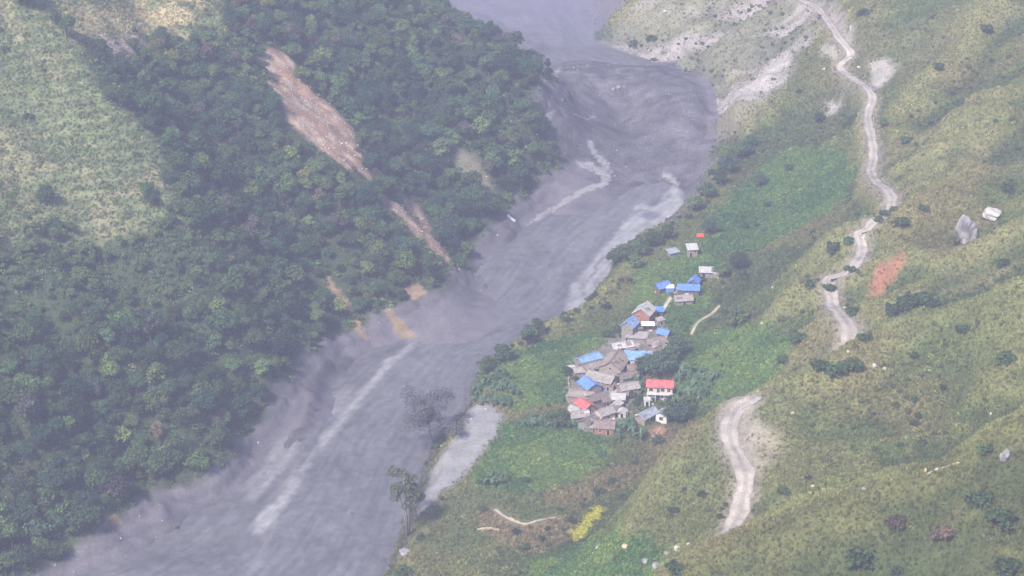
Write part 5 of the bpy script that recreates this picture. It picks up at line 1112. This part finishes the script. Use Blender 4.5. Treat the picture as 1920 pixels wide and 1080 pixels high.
for i, (u, v, w_, h_, mat, lb) in enumerate((
    (1858, 778, 9, 12, M_PALEROCK, 'small white stone on the slope above the pale angular boulder'), (1487, 776, 14, 10, M_TANROCK, 'small tan stone right of the near road top'), (1524, 912, 16, 8, M_TANROCK, 'tan flat stone right of the near road bend'), (1552, 918, 8, 8, M_PALEROCK, 'little white stone beside the tan flat stone'),
    (1172, 1025, 24, 10, M_TANROCK, 'flat tan slab near the bottom edge'), (1122, 1028, 18, 12, M_PALEROCK, 'pale stone left of the flat tan slab'), (1112, 1040, 8, 10, M_PALEROCK, 'small pale stone at the left end of the stone line'), (1210, 1055, 22, 18, M_ROCK, 'left stone of the rock pile near the bottom edge'), (1230, 1062, 24, 18, M_ROCK, 'lower stone of the rock pile near the bottom edge'), (1250, 1040, 20, 16, M_ROCK, 'right stone of the rock pile near the bottom edge'), (1270, 1030, 20, 16, M_PALEROCK, 'pale stone upslope of the rock pile near the bottom edge'), (1290, 1022, 14, 10, M_PALEROCK, 'small pale stone at the upper end of the rock pile'),
    (1735, 885, 10, 18, M_TANROCK, 'upright tan stone on the lowest spur crest'), (1756, 882, 14, 10, M_PALEROCK, 'rounded stone on the lowest spur crest'), (1620, 916, 20, 6, M_ROCK, 'dark flat stone on the lowest spur crest'), (1640, 686, 16, 10, M_PALEROCK, 'pale stone right of the bush trio'), (1658, 692, 14, 10, M_PALEROCK, 'second pale stone right of the bush trio'), (1630, 698, 10, 9, M_ROCK, 'grey stone below the pale stones by the bush trio'), (1590, 660, 10, 8, M_PALEROCK, 'white stone on the near spur crest'),
    (1583, 578, 7, 9, M_PALEROCK, 'white stone beside the middle road stretch'), (1450, 540, 12, 7, M_PALEROCK, 'pale stone on the knoll left of the middle road'), (1428, 607, 9, 6, M_PALEROCK, 'pale stone on the slope above the dark round tree'), (1597, 106, 12, 12, M_PALEROCK, 'pale rock at the sharp upper road bend'), (1610, 128, 14, 12, M_PALEROCK, 'pale rock on the inside of the upper road bend'), (1545, 130, 10, 7, M_PALEROCK, 'white stone below the upper road bend'), (1595, 55, 10, 22, M_PALEROCK, 'tall pale rock in the cutting above the road'), (1248, 22, 14, 8, M_PALEROCK, 'white rock high on the bare slope'),
    (1160, 165, 15, 12, M_ROCK, 'boulder stuck in the dark mud dam'), (1150, 168, 10, 10, M_ROCK, 'grey stone beside the boulder in the mud dam'), (1000, 866, 8, 7, M_PALEROCK, 'white stone in the lower green field'), (1010, 862, 7, 6, M_PALEROCK, 'second white stone in the lower green field'), (868, 832, 7, 6, M_ROCK, 'dark stone on the pale mud flat'), (850, 828, 6, 6, M_ROCK, 'dark stone near the crack of the pale mud flat'), (864, 843, 6, 5, M_ROCK, 'small dark stone in the middle of the mud flat'), (896, 800, 7, 5, M_ROCK, 'dark stone at the top of the mud flat'),
    (186, 978, 10, 8, M_PALEROCK, 'white stone at the lower left mud edge'), (480, 78, 8, 7, M_PALEROCK, 'white stone at the top of the reddish scar'), (885, 252, 10, 7, M_PALEROCK, 'pale stone in the far spur wood'))):
    boulder(u, v, w_, h_, lb, mat, 10+i, 2)
def wall(pix, h_, th, label, mat, name='stone_wall', cat='wall'):
    P = at(*np.array(pix, float).T)[:, :2]; q = refine(smooth_line(P, 5), .8); rs = np.random.RandomState(len(q)); V = []; F = []
    d = np.gradient(q, axis=0); d /= np.linalg.norm(d, axis=1)[:, None]; nn = np.stack([-d[:, 1], d[:, 0]], -1)
    for i in range(len(q)):
        z = on(*q[i])
        for s_, zz in ((-1, -.6), (-1, h_), (1, h_), (1, -.6)):
            V.append((q[i][0]+nn[i][0]*s_*th/2+.06*rs.normal(), q[i][1]+nn[i][1]*s_*th/2+.06*rs.normal(), z+zz+(.08*rs.normal() if zz > 0 else 0)))
    for i in range(len(q)-1):
        for k in range(3): F.append((4*i+k, 4*i+4+k, 4*i+5+k, 4*i+1+k))
    F += [(0, 1, 2, 3), tuple(4*len(q)-1-k for k in range(4))]
    o = bpy.data.objects.new(name, mesh_of(name, V, F, mat)); COL.objects.link(o); o['label'] = label; o['category'] = cat; return o
wall([(906, 376), (915, 382), (932, 391)], .9, 1.0, 'upper white broken concrete channel on the far muddy bank', MAT['plastic'], 'concrete_channel', 'channel')
wall([(951, 406), (959, 411), (966, 415)], .7, .9, 'lower white broken concrete channel on the far muddy bank', MAT['plastic'], 'concrete_channel', 'channel')
wall([(1172, 690), (1168, 705), (1163, 725)], .8, .5, 'rough yard wall along the right side of the lane', MAT['stone'])
wall([(1070, 700), (1066, 715), (1068, 728)], .7, .5, 'rough wall along the left edge of the village', MAT['stone'])
wall([(1100, 808), (1125, 812), (1146, 808)], .7, .5, 'rough wall closing the bottom of the village', MAT['stone'])
wall([(1225, 655), (1240, 660), (1250, 655)], .7, .5, 'rough yard wall right of the dark gabled house', MAT['stone'])
wall([(1180, 732), (1192, 731), (1202, 732)], .7, .5, 'low pale garden wall right of the lane', MAT['concrete'])
wall([(1208, 760), (1220, 759), (1228, 760)], .6, .5, 'low pale wall below the tiny outhouse', MAT['concrete'])
wall([(1218, 828), (1230, 815), (1238, 806)], .3, .3, 'pale retaining wall on the left of the orange soil cut', MAT['concrete'])
wall([(895, 995), (915, 992), (938, 996)], .5, .7, 'low pale terrace wall on the brown terraces', M_TANROCK)
wall([(955, 972), (985, 984), (1005, 978)], .35, .5, 'pale stone terrace wall beside the eroded track', M_TANROCK)
wall([(1740, 890), (1770, 878), (1800, 868)], .3, .4, 'thin pale stone line along the lowest spur crest', M_TANROCK)
# rubble in the landslide scars
RSRC = source('stone_kind', [rock_mesh(70+i, 1, .3, (M_PALEROCK, M_TANROCK, M_ROCK)[i]) for i in range(3)])
cover('scar_rubble', 1.7, 301, S_(np.clip(Z_SCAR*.75+Z_SCARG*.35+Z_SCARP*.6+Z_REDR*.15+Z_ROCKR*.10*sstep(.05, .4, _st)+Z_CUT2*.4, 0, 1)), (.10, .5), [(.4, .4, .4)], [1], RSRC, 3, 'broken stones lying in the landslide scars and bare slopes', 'rubble')
cover('mud_debris', 6.0, 302, S_(np.clip(Z_MUDL*(1-INR)*.5+Z_MOUND*.25+Z_FLAT*.2, 0, 1)), (.12, .5), [(.2, .2, .2)], [1], RSRC, 3, 'stones and debris half sunk in the mud of the banks', 'debris')
# ------------------------------------------------------------------ haze
def make_haze(x0, x1, y0, y1, z0, z1, density, colour):
    me = bpy.data.meshes.new('haze')
    v = [(x, y, z) for z in (z0, z1) for y in (y0, y1) for x in (x0, x1)]
    me.from_pydata(v, [], [(0, 2, 3, 1), (4, 5, 7, 6), (0, 1, 5, 4), (2, 6, 7, 3), (0, 4, 6, 2), (1, 3, 7, 5)])
    m, t, o = newmat('haze_air'); pv = N(t, 'ShaderNodeVolumePrincipled')
    pv.inputs['Density'].default_value = density; pv.inputs['Color'].default_value = (*colour, 1); pv.inputs['Anisotropy'].default_value = 0.2
    t.links.new(pv.outputs[0], o.inputs['Volume']); me.materials.append(m)
    h = bpy.data.objects.new('haze', me); COL.objects.link(h); h['kind'] = 'stuff'; h['label'] = 'pale bluish haze hanging in the valley air'; h['category'] = 'haze'
    return h
zmin = float(HZ.min()); zmax = max(float(HZ.max()), 400.0)
make_haze(XS[0]-5, XS[-1]+5, YS[0]-5, YS[-1]+5, zmin-1.0, zmax+8, 0.00033, (0.75, 0.735, 1.0))

# dust that still hangs low over the mud: one closed, uneven lens along the valley floor, thickest at its head
def dust(name, line, half, top, density, label, seed):
    P = refine(smooth_line(np.array(line, float), 6), 9.0); n = len(P); V = []; F = []; m = 20
    d = np.gradient(P, axis=0); d /= np.linalg.norm(d, axis=1)[:, None]; nn = np.stack([-d[:, 1], d[:, 0]], -1)
    for i in range(n):
        e = math.sin(math.pi*(i+.5)/n)**.5; w = np.interp(i/(n-1), np.linspace(0, 1, len(half)), half)*e; h_ = np.interp(i/(n-1), np.linspace(0, 1, len(top)), top)*e
        for k in range(m):
            a = 2*math.pi*k/m; r_ = 1+.22*float(fbm(np.array([i*.35]), np.array([a*1.3]), 1.0, 3, seed=seed)[0])
            z = math.sin(a)*h_*r_; V.append((P[i][0]+nn[i][0]*w*math.cos(a)*r_, P[i][1]+nn[i][1]*w*math.cos(a)*r_, float(zr(P[i][1]))+(z if z > 0 else z*.3)))
    for i in range(n-1):
        for k in range(m): k2 = (k+1) % m; F.append((i*m+k, i*m+k2, (i+1)*m+k2, (i+1)*m+k))
    F += [tuple(range(m))[::-1], tuple((n-1)*m+k for k in range(m))]
    mt, t, o = newmat(name+'_air'); pv = N(t, 'ShaderNodeVolumePrincipled'); pv.inputs['Density'].default_value = density; pv.inputs['Color'].default_value = (.76, .74, 1.0, 1)
    t.links.new(pv.outputs[0], o.inputs['Volume']); ob = bpy.data.objects.new(name, mesh_of(name, V, F, mt, True)); COL.objects.link(ob); ob['kind'] = 'stuff'; ob['label'] = label; ob['category'] = 'dust'
dust('dust_cloud', [(40, 1130), (28, 1170), (0, 1220), (-60, 1300), (-130, 1400)], [62, 80, 95, 105], [26, 50, 70, 80], .0085, 'pale dust hanging in the head of the valley behind the dark dam', 5)
